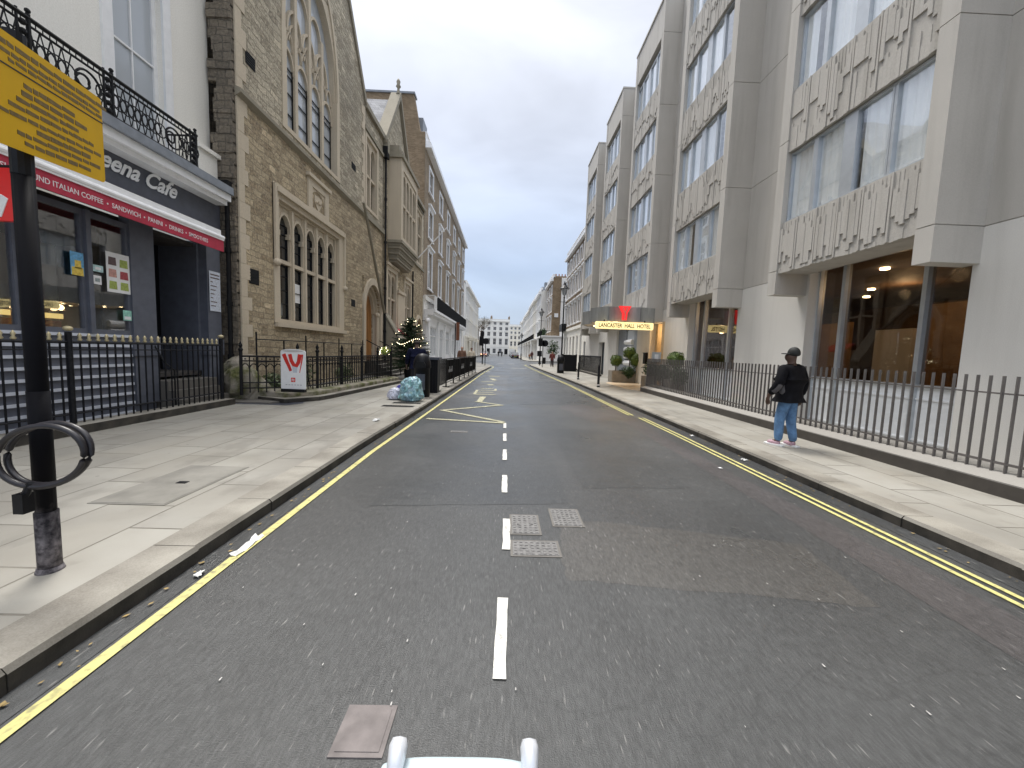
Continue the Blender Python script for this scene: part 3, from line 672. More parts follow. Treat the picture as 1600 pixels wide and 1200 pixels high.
for w_, h_, a, b_ in ((3.465,.028,.05,Ls-.06),(3.42,.024,.05,Ls-.1),(3.385,.022,.12,Ls-.06),(3.29,.03,.22,.55),(3.245,.03,.2,.72),(3.20,.026,.16,.6),(3.155,.026,.1,.86),(3.105,.024,.02,Ls-.12),(3.06,.03,.3,.78),(3.015,.026,.15,Ls-.08),(2.97,.026,.2,.7)):
    u = a; mb = MB()
    while u < b_:
        l_ = rr.uniform(.04,.13); mb.prism(fy, [(u,w_-h_/2+rr.uniform(0,.006)),(u+l_,w_-h_/2),(u+l_,w_+h_/2-rr.uniform(0,.008)),(u,w_+h_/2)], .0, .002); u += l_+rr.uniform(.006,.014)
    mb.build('printed_line', mink, ys)

MB().prism(fy, [( -.02+.06*math.cos(k*.524), 3.44+.06*math.sin(k*.524)) for k in range(12)], 0, .003).build('printed_roundel', cm('roundel_blue', (.06,.05,.4)), ys)
MB().tube((-2.93,2.46,2.6),(-2.93,2.46,3.4),.05,12).build('mounting_stub', M['black'], ys)
cl = thing('bicycle_cable_lock', 'thick black cable lock looped around the black post', 'bike lock', (-2.93,2.46,1.1))
cc = Vector((-2.75,2.32,.93)); pts = []
for k in range(80):
    a = 4*math.pi*k/80; rr_ = 1+.018*math.cos(a/2); pts.append(cc+Vector((.255*math.cos(a)*rr_, .03*math.sin(a/2+.5), .19*math.sin(a+.2)*rr_)))
MB().path(pts,.017,10,True).build('cable', plain('black_rubber', (.02,.018,.022), .35, .3), cl, True)
MB().box(-2.90,-2.84,2.27,2.33,.58,.70).tube((-2.86,2.3,.68),(-2.83,2.31,.76),.02,8).build('lock_body', M['black'], cl)
# ------------------------------------------------------------------ stone hall
S = -7.2
hall = thing('stone_hall', 'gabled gothic hall of rough yellow stone with tall arched window', 'building', (S-.5,15,0), )
f = FL(S)
def quoins(mb, fr, u, sg, w0, w1, d, seed=0, a=.22, b_=.42, h=.34):
    r_ = random.Random(seed); w_ = w0; k = 0
    while w_ < w1:
        l_ = (a if k % 2 else b_)+r_.uniform(-.03,.05); hh = min(h*r_.uniform(.85,1.15), w1-w_)
        mb.fb(fr, min(u,u+sg*l_), max(u,u+sg*l_), w_, w_+hh-.006, d-.1, d+r_.uniform(.018,.028)); w_ += hh; k += 1
lower = [(12.2,17.35,2.25,6.55),(19.6,22.3,.9,5.2)]
MB().wall(f,10.72,19.86,0,8.25,lower[:1]+[(19.6,19.86,.9,5.2)],.5).build('wall', M['rubble'], hall)
# gable wall with big window
g = f
bw = (13.0,16.75)
mb = MB().wall(g,10.75,19.86,8.25,13.5,[(bw[0],bw[1],8.6,13.5)],.5)
apex = (14.9,21.6); 
def gab(mb, fr, u0, u1, w0, wa, holes_u=None, hw=None, th=.5, n=24):
    c = (u0+u1)/2
    for k in range(n):
        a, b_ = u0+(u1-u0)*k/n, u0+(u1-u0)*(k+1)/n
        ta, tb = wa-abs(a-c)/(u1-u0)*2*(wa-w0), wa-abs(b_-c)/(u1-u0)*2*(wa-w0)
        lo = hw if (holes_u and holes_u[0]-.01 <= a and b_ <= holes_u[1]+.01) else w0
        if min(ta,tb) <= lo: 
            if max(ta,tb) <= lo: continue
        P = [fr.p(a,lo,-th),fr.p(b_,lo,-th),fr.p(b_,max(tb,lo),-th),fr.p(a,max(ta,lo),-th),fr.p(a,lo,0),fr.p(b_,lo,0),fr.p(b_,max(tb,lo),0),fr.p(a,max(ta,lo),0)]
        mb.hexa(P)
gab(mb, g, 10.75, 19.86, 13.5, 20.0, bw, 14.6)
mb.build('gable_wall', M['rubble_top'], hall)
MB().box(-16,-7.71,11.9,12.1,0,13.4).box(-7.7,S-.51,10.74,12.1,0,13.3).build('side_wall', M['rubble_dark'], hall)
mb = MB(); quoins(mb,f,10.70,1,.0,13,0,1,.24,.4,.42); mb.build('quoins', M['ashlar'], hall); mb = MB(); quoins(mb,f,19.88,-1,8.6,13.2,0,2); mb.build('quoins', M['ashlar'], hall)
mb = MB(); 
r_ = random.Random(5); z = 0
while z < 12.5:
    h = r_.uniform(.25,.4); mb.box(S-.42-r_.uniform(0,.22),S-.02,10.62-r_.uniform(0,.07),10.72,z,z+h-.03); z += h*.8
mb.build('return_quoins', M['rubble_dark'], hall)
MB().prism(Fr((0,10.68,0),(1,0,0),(0,-1,0)), [(S-.02,8.28),(S+.14,8.22),(S+.14,8.12),(S-.02,8.02)], -9.3, 0).build('string_course', M['ashlar_dark'], hall)
for sg in (-1,1):
    mb = MB(); u0_ = 10.5 if sg < 0 else 19.95; c_ = 15.3
    P = [(u0_,13.25),(c_,19.95),(c_,20.3),(u0_,13.65)]
    mb.prism(f, P, -.6, .08).build('gable_coping', M['ashlar_dark'], hall)
mb = MB().add([(-16,10.75,13.5),(-16,15.3,20),(S-.4,15.3,20),(S-.4,10.75,13.5),(-16,19.86,13.5),(S-.4,19.86,13.5)], [(0,1,2,3),(1,4,5,2)]); mb.build('roof', M['slate'], hall)
# big window: four lights, traceried head
bwn = MB(); LW = (bw[1]-bw[0]); n = 4
bwn.wall(g,bw[0]-.22,bw[1]+.22,8.45,8.6,[],.3,.03)
bwn.fb(g,bw[0]-.2,bw[0]+.05,8.6,11.5,-.4,.03).fb(g,bw[1]-.05,bw[1]+.2,8.6,11.5,-.4,.03)
bwn.archband(g,bw[0],bw[1],11.5,3.9,.18,-.4,.03,14).archband(g,bw[0]+.06,bw[1]-.06,11.5,3.7,.12,-.4,-.09,14)
bwn.arch(g,bw[0],bw[1],11.5,14.62,.25,-.02,3.1,14)
for k in range(1,n): u = bw[0]+LW*k/n; bwn.fb(g,u-.085,u+.085,8.6,14.0-abs(k-2)*.9,-.27,-.14)
for k in range(n):
    a, b_ = bw[0]+LW*k/n+.08, bw[0]+LW*(k+1)/n-.08; ws_ = 10.55
    bwn.archband(g,a+.02,b_-.02,ws_,.62,.07,-.32,-.18,8)
    for s_ in (0,1):
        uu0 = a+(b_-a)*.5*s_; bwn.archband(g,uu0+.03,uu0+(b_-a)*.5-.03,ws_+.75,.45,.05,-.32,-.2,6)
for k in range(3):
    a = bw[0]+LW*(k+.5)/n; b_ = a+LW/n; bwn.archband(g,a+.05,b_-.05,11.75,.8,.07,-.33,-.17,8)
    bwn.archband(g,a+.2,b_-.2,11.6,.55,.05,-.32,-.2,6)
for k in range(2):
    a = bw[0]+LW*(k+1)/n; bwn.archband(g,a+.05,a+LW/n-.05,12.7,.8,.07,-.33,-.17,8)
bwf = bwn.build('traceried_window', M['ashlar'], hall)
mb = MB()
for k in range(n):
    a, b_ = bw[0]+LW*k/n+.085, bw[0]+LW*(k+1)/n-.085
    for w_ in (8.62,9.2,9.85,10.4,10.62): mb.fb(g,a,b_,w_,w_+.035,-.25,-.22)
    mb.fb(g,a,a+.03,8.6,11,-.25,-.22).fb(g,b_-.03,b_,8.6,11,-.25,-.22)
mb.build('glazing_bars', M['black'], bwf)
MB().fb(g,bw[0],bw[1],8.6,14.5,-.29,-.27).build('pane', M['paleglass'], bwf)
# lower five-light window
lw = (12.62,16.75); lwn = MB(); LW = lw[1]-lw[0]; n = 5; z0, z1 = 2.5, 6.0
lwn.wall(g,12.2,17.35,2.25,6.55,[(lw[0]-.12,lw[1]+.12,2.42,6.14)],.12,.03)
lwn.wall(g,lw[0]-.3,lw[1]+.3,2.3,6.3,[(lw[0],lw[1],2.45,6.05)],.3,-.1)
for k in range(1,n): u = lw[0]+LW*k/n; lwn.fb(g,u-.09,u+.09,2.45,6.05,-.24,-.12).fb(g,u-.05,u+.05,2.45,6.05,-.12,-.05)
lwn.fb(g,lw[0],lw[1],4.24,4.36,-.24,-.10)
for k in range(n):
    a, b_ = lw[0]+LW*k/n+.06, lw[0]+LW*(k+1)/n-.06; lwn.arch(g,a,b_,5.25,6.05,.22,-.16,.62,8).archband(g,a+.03,b_-.03,5.25,.55,.06,-.25,-.09,8)
    lwn.fb(g,a,a+.09,5.1,5.27,-.25,-.1).fb(g,b_-.09,b_,5.1,5.27,-.25,-.1)
lwn.fb(g,12.3,17.3,6.3,6.42,0,.13).fb(g,12.25,17.35,6.42,6.52,0,.09).fb(g,12.2,12.32,4.2,6.5,0,.10).fb(g,17.25,17.37,4.2,6.5,0,.1)
lwn.fb(g,12.2,17.4,2.18,2.32,-.1,.12)
lwn.ball(g.p(12.26,4.15,.08),.12,7).ball(g.p(17.31,4.15,.08),.12,7)
lwf = lwn.build('mullioned_window', M['ashlar'], hall)
mb = MB()
for k in range(n):
    a, b_ = lw[0]+LW*k/n+.10, lw[0]+LW*(k+1)/n-.10
    for w_ in (2.48,2.95,3.4,3.85,4.18,4.4,4.8,5.2,5.5): mb.fb(g,a,b_,w_,w_+.022,-.225,-.20)
    for u in (a,b_-.03): mb.fb(g,u,u+.03,2.45,5.7,-.225,-.195)
mb.build('glazing_bars', M['black'], lwf)
MB().fb(g,lw[0],lw[1],2.45,6.05,-.26,-.235).build('pane', M['darkglass'], lwf)
MB().fb(g,13.62,14.2,3.1,3.75,-.23,-.227).build('paper_notice', M['white_paint'], lwf)
# niche with carved shield
nc = MB().wall(g,14.28,15.85,6.52,7.65,[(14.55,15.55,6.62,7.35)],.1,.06).fb(g,14.2,15.92,7.6,7.72,0,.14)
nc.arch(g,14.55,15.55,6.95,7.35,.1,.02,.35,6).fb(g,14.55,15.55,6.5,7.4,-.12,-.08)
nc.prism(g, [(14.78,7.15),(15.32,7.15),(15.32,6.9),(15.05,6.62),(14.78,6.9)], -.1, .03)
for k in range(4): nc.ball(g.p(14.88+.11*k,6.92+.05*(k%2),.03),.06,5)
nc.build('carved_niche', M['ashlar'], hall)
for a, b_, c_, e_ in ((11.05,11.48,3.3,3.72),(11.1,11.5,9.12,9.45),(18.2,18.65,3.5,3.82),(18.25,18.7,9.68,9.95)):
    mb = MB().fb(g,a,b_,c_,e_,-.05,.012)
    for k in range(5): mb.fb(g,a+.02,b_-.02,c_+.03+k*(e_-c_)/5,c_+.05+k*(e_-c_)/5,.012,.024)
    mb.build('vent_grille', M['iron'], hall)
# arched doorway (20.4..23) sits in the low link wall
link = thing('stone_link_building', 'stone entrance range with pointed oak door between the two gables', 'building', (S,21.3,0))
f2 = FL(S-.04)
door = (19.75,22.45)
MB().wall(f2,19.86,22.85,0,8.25,[(19.95,22.4,.9,5.0)],.5).arch(f2,19.95,22.4,3.5,5.0,.5,0,1.45,10).build('wall', M['rubble'], link)
MB().wall(f2,19.88,22.85,8.35,13.3,[(20.1,21.8,8.75,12.1)],.4).build('upper_wall', M['rubble_top'], link)
for q_ in ((8.1,8.35,-.3,.12),(13.25,13.5,-.4,.16),(12.3,12.45,-.2,.1)): MB().fb(f2,19.88,22.85,*q_).build('string_course', M['ashlar_dark'], link)
mb = MB().archband(f2,19.95,22.4,3.5,1.45,.26,-.4,.10,12).archband(f2,20.05,22.3,3.5,1.3,.14,-.4,-.12,12).archband(f2,20.2,22.15,3.5,1.1,.14,-.4,-.25,12)
for u in (19.71,22.385): mb.fb(f2,u,u+.26,.9,3.5,-.4,.10)
for u in (19.98,22.2): mb.tube(f2.p(u+.08,.9,-.1),f2.p(u+.08,3.4,-.1),.09,8).ball(f2.p(u+.08,3.45,-.1),.15,7)
mb.build('door_surround', M['ashlar'], link)
dr = MB().prism(f2, [(20.1,.9),(22.25,.9),(22.25,3.5),(22.0,4.2),(21.2,5.0),(20.4,4.2),(20.1,3.5)], -.5, -.42); dr = dr.build('door', M['wood'], link)
mb = MB()
for k in range(9): mb.fb(f2,20.1+k*.25,20.13+k*.25,.9,4.0,-.43,-.40)
mb.build('door_ribs', M['wood'], dr); MB().fb(f2,21.0,21.3,2.2,3.0,-.41,-.39).build('notice', M['white_paint'], dr)
w2 = MB().wall(f2,20.0,21.95,8.6,12.25,[(20.2,21.75,8.75,12.1)],.3,.04)
w2.fb(f2,20.9,21.05,8.75,12.1,-.3,-.06).fb(f2,20.2,21.75,10.3,10.42,-.3,-.08)
for a, b_ in ((20.2,20.9),(21.05,21.75)): w2.arch(f2,a,b_,11.3,12.1,.2,-.08,.6,7)
w2 = w2.build('mullioned_window', M['ashlar'], link); MB().fb(f2,20.2,21.75,8.75,12.1,-.3,-.28).build('pane', M['darkglass'], w2)
MB().add([(-16,19.86,13.2),(S-.3,19.86,13.2),(S-.3,22.9,13.2),(-16,22.9,13.2)], [(0,1,2,3)]).build('roof', M['lead'], link)
dp2 = thing('downpipe', 'black downpipe on the stone wall just beyond the oak door', 'drainpipe', (S+.12,22.9,0), 'cast iron downpipes')
MB().tube((S+.1,22.9,.5),(S+.1,22.9,12.4),.06,8).build('pipe', M['iron'], dp2); MB().box(S-.02,S+.24,22.72,23.08,12.3,12.9).build('hopper', M['iron'], dp2)
mb = MB(); [mb.tube((S+.1,22.9,z),(S+.1,22.9,z+.14),.085,8) for z in (2.5,5,7.6,10)]; mb.build('collar', M['iron'], dp2)
but = thing('stone_buttress', 'sloping stone buttress beside the oak door', 'buttress', (S+.5,23,0)); MB().prism(FC(23.3), [(S-.02,0),(-6.1,0),(-6.1,1.75),(S-.02,3.6)], -.35, .35).build('pier', M['ashlar_dark'], but)
MB().prism(FC(23.3), [(S,3.62),(-6.02,1.76),(-6.02,1.9),(S,3.78)], -.4, .4).build('coping', M['ashlar_dark'], but)
fp = thing('flagpole', 'long bare grey flagpole leaning from the stone wall over the door', 'flagpole', (S,23,3.6))
MB().tube((S+.05,23.0,3.6),(-6.2,17.0,7.75),.085,8,.055).build('pole', M['ashlar_dark'], fp); MB().tube((S-.1,23.05,3.55),(S+.1,23.0,3.7),.09,8).build('socket', M['iron'], fp)
stp = thing('entrance_steps', 'stone steps with iron handrails up to the oak door', 'steps', (-6.5,21.2,.1))
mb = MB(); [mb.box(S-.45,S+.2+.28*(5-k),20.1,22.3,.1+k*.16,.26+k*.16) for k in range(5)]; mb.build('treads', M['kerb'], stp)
MB().tube((-5.4,20.1,1.1),(S,20.1,2.0),.025,6).tube((-5.4,22.3,1.1),(S,22.3,2.0),.025,6).tube((-5.4,20.1,.2),(-5.4,20.1,1.1),.025,6).tube((-5.4,22.3,.2),(-5.4,22.3,1.1),.025,6).build('handrail', M['iron'], stp)

# ------------------------------------------------------------------ second gabled stone building with oriel
g2 = thing('stone_gabled_house', 'stone house with steep gable, finial and boxed oriel window', 'building', (S,28,0))
f3 = FL(S)
MB().wall(f3,22.95,33.6,0,8.2,[(23.6,25.4,2.5,6.3),(27.6,29.2,2.4,6.2),(31.0,33.1,.2,4.2)],.4).arch(f3,31.0,33.1,2.6,4.2,.4,0,1.5,8).build('wall', M['rubble'], g2)
mb = MB().wall(f3,22.95,33.6,8.2,13.2,[(24.2,27.2,8.3,12.2),(30.5,32.6,8.5,12.4)],.4)
gab(mb, f3, 22.95, 28.3, 13.2, 17.1, None, None, .4, 12); mb.build('upper_wall', M['rubble_top'], g2)
mb = MB(); P = [(22.75,13.1),(25.62,17.15),(25.62,17.55),(22.7,13.45)]; mb.prism(f3,P,-.45,.18).build('gable_coping', M['ashlar_dark'], g2); mb = MB(); P = [(28.5,13.1),(25.62,17.15),(25.62,17.55),(28.55,13.45)]; mb.prism(f3,P,-.45,.18).build('gable_coping', M['ashlar_dark'], g2); mb = MB()
mb.fb(f3,22.8,23.1,12.6,13.3,-.3,.25).fb(f3,28.6,33.6,13.1,13.35,-.3,.15).fb(f3,28.9,33.6,8.1,8.3,-.2,.12).fb(f3,30.2,32.9,12.6,12.8,0,.16)
mb.build('coping', M['ashlar_dark'], g2)
MB().lathe((S+.0,25.62,17.4), [(.16,0),(.10,.15),(.07,.4),(.16,.5),(.09,.62),(.13,.78),(.05,.95)], 8).build('finial', M['ashlar_dark'], g2, True)
MB().add([(-16,22.95,13.2),(-16,25.62,17.1),(S-.3,25.62,17.1),(S-.3,22.95,13.2),(-16,28.3,13.2),(S-.3,28.3,13.2)], [(0,1,2,3),(1,4,5,2)]).add([(-16,28.3,13.2),(S-.3,28.3,13.2),(S-.3,33.6,13.2),(-16,33.6,13.2)],[(0,1,2,3)]).build('roof', M['slate'], g2)
# oriel
ox = -6.4; fo = FL(ox)
orl = MB().wall(fo,23.6,27.7,8.0,12.7,[(24.05,27.3,8.3,12.2)],.25).box(S,ox-.25,23.6,23.85,8.0,12.7).box(S,ox-.25,27.45,27.7,8.0,12.7).box(S-.1,ox-.02,23.62,27.68,12.5,12.68)
orl = orl.build('oriel', M['ashlar'], g2)
mb = MB()
for k in range(4): e_ = .10-.13*k; mb.box(S-.1,ox+e_,23.6-e_,27.7+e_,7.86-k*.3,8.02-k*.3); mb.box(S-.1,ox+e_-.09,23.6-e_+.09,27.7+e_-.09,7.72-k*.3,7.86-k*.3)
mb.build('corbel', M['ashlar_dark'], orl)
mb = MB(); [mb.box(S-.1,ox+e_,23.6-e_,27.7+e_,z,z+h) for e_, z, h in ((.12,12.7,.18),(.05,12.88,.16),(-.08,13.04,.16),(-.2,13.2,.3))]; mb.build('cap', M['ashlar_dark'], orl)
mb = MB()
for k in range(1,4): u = 24.05+3.25*k/4; mb.fb(fo,u-.08,u+.08,8.3,12.2,-.24,-.04)
mb.fb(fo,24.05,27.3,10.2,10.34,-.24,-.06)
for k in range(4): a = 24.05+3.25*k/4+.07; mb.arch(fo,a,a+3.25/4-.14,11.4,12.2,.2,-.06,.6,6)
mb = mb.build('mullions', M['ashlar'], orl); MB().fb(fo,24.05,27.3,8.3,12.2,-.24,-.22).build('pane', M['darkglass'], mb)
for a, b_, c_, e_ in ((23.6,25.4,2.5,6.3),(27.6,29.2,2.4,6.2),(30.5,32.6,8.5,12.4)):
    mb = MB().wall(f3,a-.25,b_+.25,c_-.2,e_+.25,[(a,b_,c_,e_)],.2,.06).fb(f3,(a+b_)/2-.08,(a+b_)/2+.08,c_,e_,-.25,-.02).fb(f3,a,b_,(c_+e_)/2+.2,(c_+e_)/2+.32,-.25,-.05).fb(f3,a-.35,b_+.35,e_+.25,e_+.4,0,.16)
    for u in (a,(a+b_)/2+.08): mb.arch(f3,u,u+(b_-a)/2-.08,e_-.7,e_,.2,-.05,.5,6)
    q = mb.build('mullioned_window', M['ashlar'], g2); MB().fb(f3,a,b_,c_,e_,-.25,-.22).build('pane', M['darkglass'], q)
mb = MB().archband(f3,31.0,33.1,2.6,1.5,.22,-.3,.1,10).fb(f3,30.78,31.01,.2,2.6,-.3,.1).fb(f3,33.09,33.32,.2,2.6,-.3,.1).fb(f3,25.6,27.2,.3,5.2,0,.12).fb(f3,25.5,27.3,5.2,5.4,0,.2); mb.build('stone_trim', M['ashlar'], g2)
MB().fb(f3,31.0,33.1,.2,4.1,-.4,-.3).build('door', M['wood'], g2)
fp2 = thing('flagpole', 'short pale flagpole rising from the oriel over the pavement', 'flagpole', (ox,28,7.9)); MB().tube((-6.5,28.0,7.9),(-4.3,27.6,10.1),.04,6,.03).build('pole', M['white_paint'], fp2)
dp3 = thing('downpipe', 'black downpipe below the oriel window', 'drainpipe', (S+.1,29.6,0), 'cast iron downpipes'); MB().tube((S+.1,29.6,.3),(S+.1,29.6,7.4),.06,8).build('pipe', M['iron'], dp3)

# ------------------------------------------------------------------ mossy kerb and railings of the hall
KM = [(-5.62,9.9),(-5.05,10.6),(-4.95,11.2),(-4.42,17.0)]
mw = thing('mossy_plinth', 'low mossy stone plinth with granite kerb below the hall railings', 'plinth', (-5,13,.1))
mb = MB(); A, B2 = KM, [(-6.6,10.3),(-6.0,10.9),(-5.9,11.2),(-5.35,17.0)]
for i in range(3): mb.hexa([(*A[i],-.02),(*A[i+1],-.02),(*B2[i+1],-.02),(*B2[i],-.02),(*A[i],.24),(*A[i+1],.24),(*B2[i+1],.24),(*B2[i],.24)])
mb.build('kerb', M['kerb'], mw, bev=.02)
mb = MB(); A2 = [(-5.75,10.12),(-5.22,10.8),(-5.15,11.25),(-4.62,16.95)]
for i in range(3): mb.hexa([(*A2[i],.2),(*A2[i+1],.2),(*B2[i+1],.2),(*B2[i],.2),(*A2[i],.36),(*A2[i+1],.36),(*B2[i+1],.42),(*B2[i],.42)])
mb.build('mossy_slabs', M['moss'], mw, bev=.03)
struct(MB().slab([(-5.9,9.7),(-5.4,10.9),(-4.9,17),(-4.9,33),(-7.4,33),(-7.4,10.6),(-6.9,9.7)], .12, .16).build('forecourt', M['kerb_dark']))
hr = thing('iron_railing', 'ornate black iron railing on the mossy plinth in front of the hall', 'railing', (-5.5,13,.3))
RP = [(-6.7,9.9),(-5.62,10.55),(-5.45,11.3),(-4.95,16.95)]
top, bars, posts = MB(), MB(), MB()
for i in range(3):
    a, b_ = Vector(RP[i]), Vector(RP[i+1]); L_ = (b_-a).length
    for z in (1.3,1.18,.62,.48): top.tube((*a,z),(*b_,z),.026 if z > 1.2 else .018,6)
    k = int(L_/.16)
    for j in range(k+1):
        q = a.lerp(b_, j/k); bars.tube((*q,.36),(*q,1.3),.017,4)
        if j < k:
            q2 = a.lerp(b_, (j+.5)/k); bars.path([(*a.lerp(b_,(j+.5+.5*math.cos(t_))/k),.95+.16*math.sin(t_)) for t_ in [math.pi*m_/5 for m_ in range(6)]],.013,4)
            bars.ball((*q2,1.23),.02,4)
    for j in range(int(L_/1.4)+1):
        q = a.lerp(b_, min(1,j*1.4/L_)); posts.tube((*q,.3),(*q,1.42),.038,6).lathe((*q,1.42),[(.04,0),(.065,.05),(.03,.1),(.05,.15),(.003,.26)],6)
top.build('rail', M['iron'], hr); bars.build('bars', M['iron'], hr); posts.build('posts', M['iron'], hr)
hb = thing('iron_railing', 'plain black railing close against the hall wall behind the plants', 'railing', (-7,14,.5))
MB().tube((-7.0,11,1.75),(-7.0,19.3,1.75),.016,5).tube((-7.0,11,1.1),(-7.0,19.3,1.1),.014,5).build('rail', M['iron'], hb)
mb = MB(); [mb.tube((-7.0,11+k*1.35,.2),(-7.0,11+k*1.35,1.95 if k % 2 == 0 else 1.75),.022,6) for k in range(7)]; mb.build('posts', M['iron'], hb)
rk = thing('rocky_base', 'rough mossy boulder-like footing at the corner of the stone hall', 'rock', (-6.9,10.4,.1))
mb = MB(); r_ = random.Random(2)
for c_, s_ in (((-7.0,10.35,.55),.5),((-6.75,10.5,.35),.4),((-7.2,10.45,.95),.3)):
    b0 = len(mb.v); mb.ball(c_, s_, 8, (1,.8,1))
    for i in range(b0, len(mb.v)): mb.v[i] += Vector((r_.uniform(-.05,.05),)*3)*1.0
mb.build('stone', M['moss'], rk)

# ------------------------------------------------------------------ generic terraced house
def house(fr, u0, u1, floors, cols, label, wall='brick', trim='stucco', ground='stucco', gh=4.6, top=15.5, depth=10, group=None, ww=1.15, cat='house', surround=True, hood=True, balc=None, side=None, gdoor=True, dormer=0, pane='darkglass', chim=True, corn=.45):
    n = cols; W = (u1-u0)/n; o = thing('terraced_house', label, cat, fr.p((u0+u1)/2,0,-depth/2), group)
    H_ = []
    for (a, b_) in floors:
        for k in range(n): c = u0+W*(k+.5); H_.append((c-ww/2, c+ww/2, a, b_))
    MB().wall(fr,u0+.003,u1-.003,gh,top,H_,.3).fb(fr,u0+.003,u0+.3,0,top,-depth,-.3).fb(fr,u1-.3,u1-.003,0,top,-depth,-.3).fb(fr,u0+.3,u1-.3,0,top,-depth,-depth+.3).build('wall', M[wall], o)
    G = [(u0+W*(k+.5)-ww*.55, u0+W*(k+.5)+ww*.55, .5 if not (gdoor and k == n-1) else .14, gh-1.1) for k in range(n)]
    MB().wall(fr,u0+.003,u1-.003,0,gh-.003,G,.3,.06).fb(fr,u0+.003,u1-.003,gh-.3,gh+.05,.04,.22).build('ground_storey', M[ground], o)
    MB().fb(fr,u0+.003,u1-.003,top-corn-.2,top-.35,0,corn).fb(fr,u0+.003,u1-.003,top-.35,top-.2,0,corn*.6).fb(fr,u0+.003,u1-.003,top-.2,top+.45,-.3,.05).fb(fr,u0+.003,u1-.003,top+.45,top+.55,-.35,.12).build('cornice', M[trim], o)
    MB().fb(fr,u0+.3,u1-.3,top-.6,top-.3,-depth+.3,-.3).build('roof', M['slate'], o)
    if chim:
        ch = MB().fb(fr,u1-.9,u1-.01,top-.5,top+2.0,-depth*.6,-depth*.14).build('chimney', M['brick'], o); mb = MB()
        for k in range(6): mb.tube(fr.p(u1-.35,top+2.0,-depth*(.18+.07*k)),fr.p(u1-.35,top+2.5,-depth*(.18+.07*k)),.13,6)
        mb.build('chimney_pots', plain('terracotta', (.35,.16,.09), .8), ch)
    for fi, (a, b_) in enumerate(floors):
        base = None
        for k in range(n):
            c = u0+W*(k+.5)
            if base is None:
                mb = MB().wall(fr,c-ww/2,c+ww/2,a,b_,[(c-ww/2+.07,c+ww/2-.07,a+.09,b_-.07)],.08,-.14).fb(fr,c-ww/2,c+ww/2,(a+b_)/2-.03,(a+b_)/2+.03,-.21,-.15).fb(fr,c-.015,c+.015,a,b_,-.21,-.16)
                if surround: mb.wall(fr,c-ww/2-.2,c+ww/2+.2,a-.12,b_+.2,[(c-ww/2,c+ww/2,a,b_)],.12,.07).fb(fr,c-ww/2-.28,c+ww/2+.28,a-.22,a-.12,0,.16)
                if hood and fi <= 1: mb.fb(fr,c-ww/2-.32,c+ww/2+.32,b_+.28,b_+.42,0,.26).fb(fr,c-ww/2-.22,c+ww/2+.22,b_+.2,b_+.28,0,.12)
                base = mb.build('window', M[trim], o); MB().fb(fr,c-ww/2+.03,c+ww/2-.03,a+.03,b_-.03,-.21,-.19).build('pane', M[pane], base); uc = c
            else:
                q = copy_tree(base, parent=o); q.location = base.location + fr.u*(c-uc)
    for k, (a, b_, c_, e_) in enumerate(G):
        if gdoor and k == n-1:
            MB().fb(fr,a,b_,c_,e_,-.2,-.14).build('door', M['black'], o)
        else:
            q = MB().wall(fr,a,b_,c_,e_,[(a+.09,b_-.09,c_+.09,e_-.09)],.08,-.05).fb(fr,a,b_,(c_+e_)/2,(c_+e_)/2+.05,-.13,-.06).build('window', M['white_paint'], o); MB().fb(fr,a+.04,b_-.04,c_+.04,e_-.04,-.13,-.11).build('pane', M[pane], q)
    if balc:
        z, d = balc; mb = MB().fb(fr,u0+.003,u1-.003,z-.15,z,.22,d).build('balcony_slab', M[trim], o); mb = MB(); k = int((u1-u0)/.16)
        for j in range(k+1): mb.tube(fr.p(u0+j*(u1-u0)/k,z,d-.06),fr.p(u0+j*(u1-u0)/k,z+1,d-.06),.015,4)
        mb.fb(fr,u0,u1,z+1,z+1.05,d-.09,d-.03).fb(fr,u0,u1,z+.5,z+.54,d-.08,d-.04).build('balcony_railing', M['iron'], o)
    for k in range(dormer):
        c = u0+(u1-u0)*(k+.5)/dormer; q = MB().fb(fr,c-.8,c+.8,top+.2,top+2.0,-3,-.8).build('dormer', M['lead'], o); MB().fb(fr,c-.5,c+.5,top+.6,top+1.7,-.8,-.76).build('pane', M['darkglass'], q)
    return o
fl = FL(S)
lab = ['brown brick house with white window surrounds nearest the stone gable','middle brown brick house of the three left of the road behind the black balcony','brown brick house at the far corner of the left terrace']
LT = []
for k in range(3):
    a = 33.75+k*10.6; LT.append(house(fl,a,a+10.6,[(7.2,10.4),(11.7,14.0),(15.6,17.5)],2,lab[k],'brick_pale','white_paint','white_wall',6.2,19.1,12,'brick houses on the left',1.7,gdoor=False,chim=(k > 0),corn=.5))
pw = MB().box(-12.4,-8.2,33.7,34.4,13.0,22.5).box(-8.2,S-.02,33.68,34.3,0,19.6).prism(FC(33.7), [(-8.2,19.6),(-7.65,19.6),(-8.2,22.5)], -.6, 0).box(-12.4,-8.2,33.7,34.0,0,13)
q = pw.build('party_wall', M['brick'], LT[0]); MB().box(-12.5,-8.1,33.6,34.5,22.5,22.65).build('coping', M['lead'], q)
MB().box(-10.5,-7.6,34.6,36.2,19.5,21.2).build('dormer', M['lead'], LT[0])
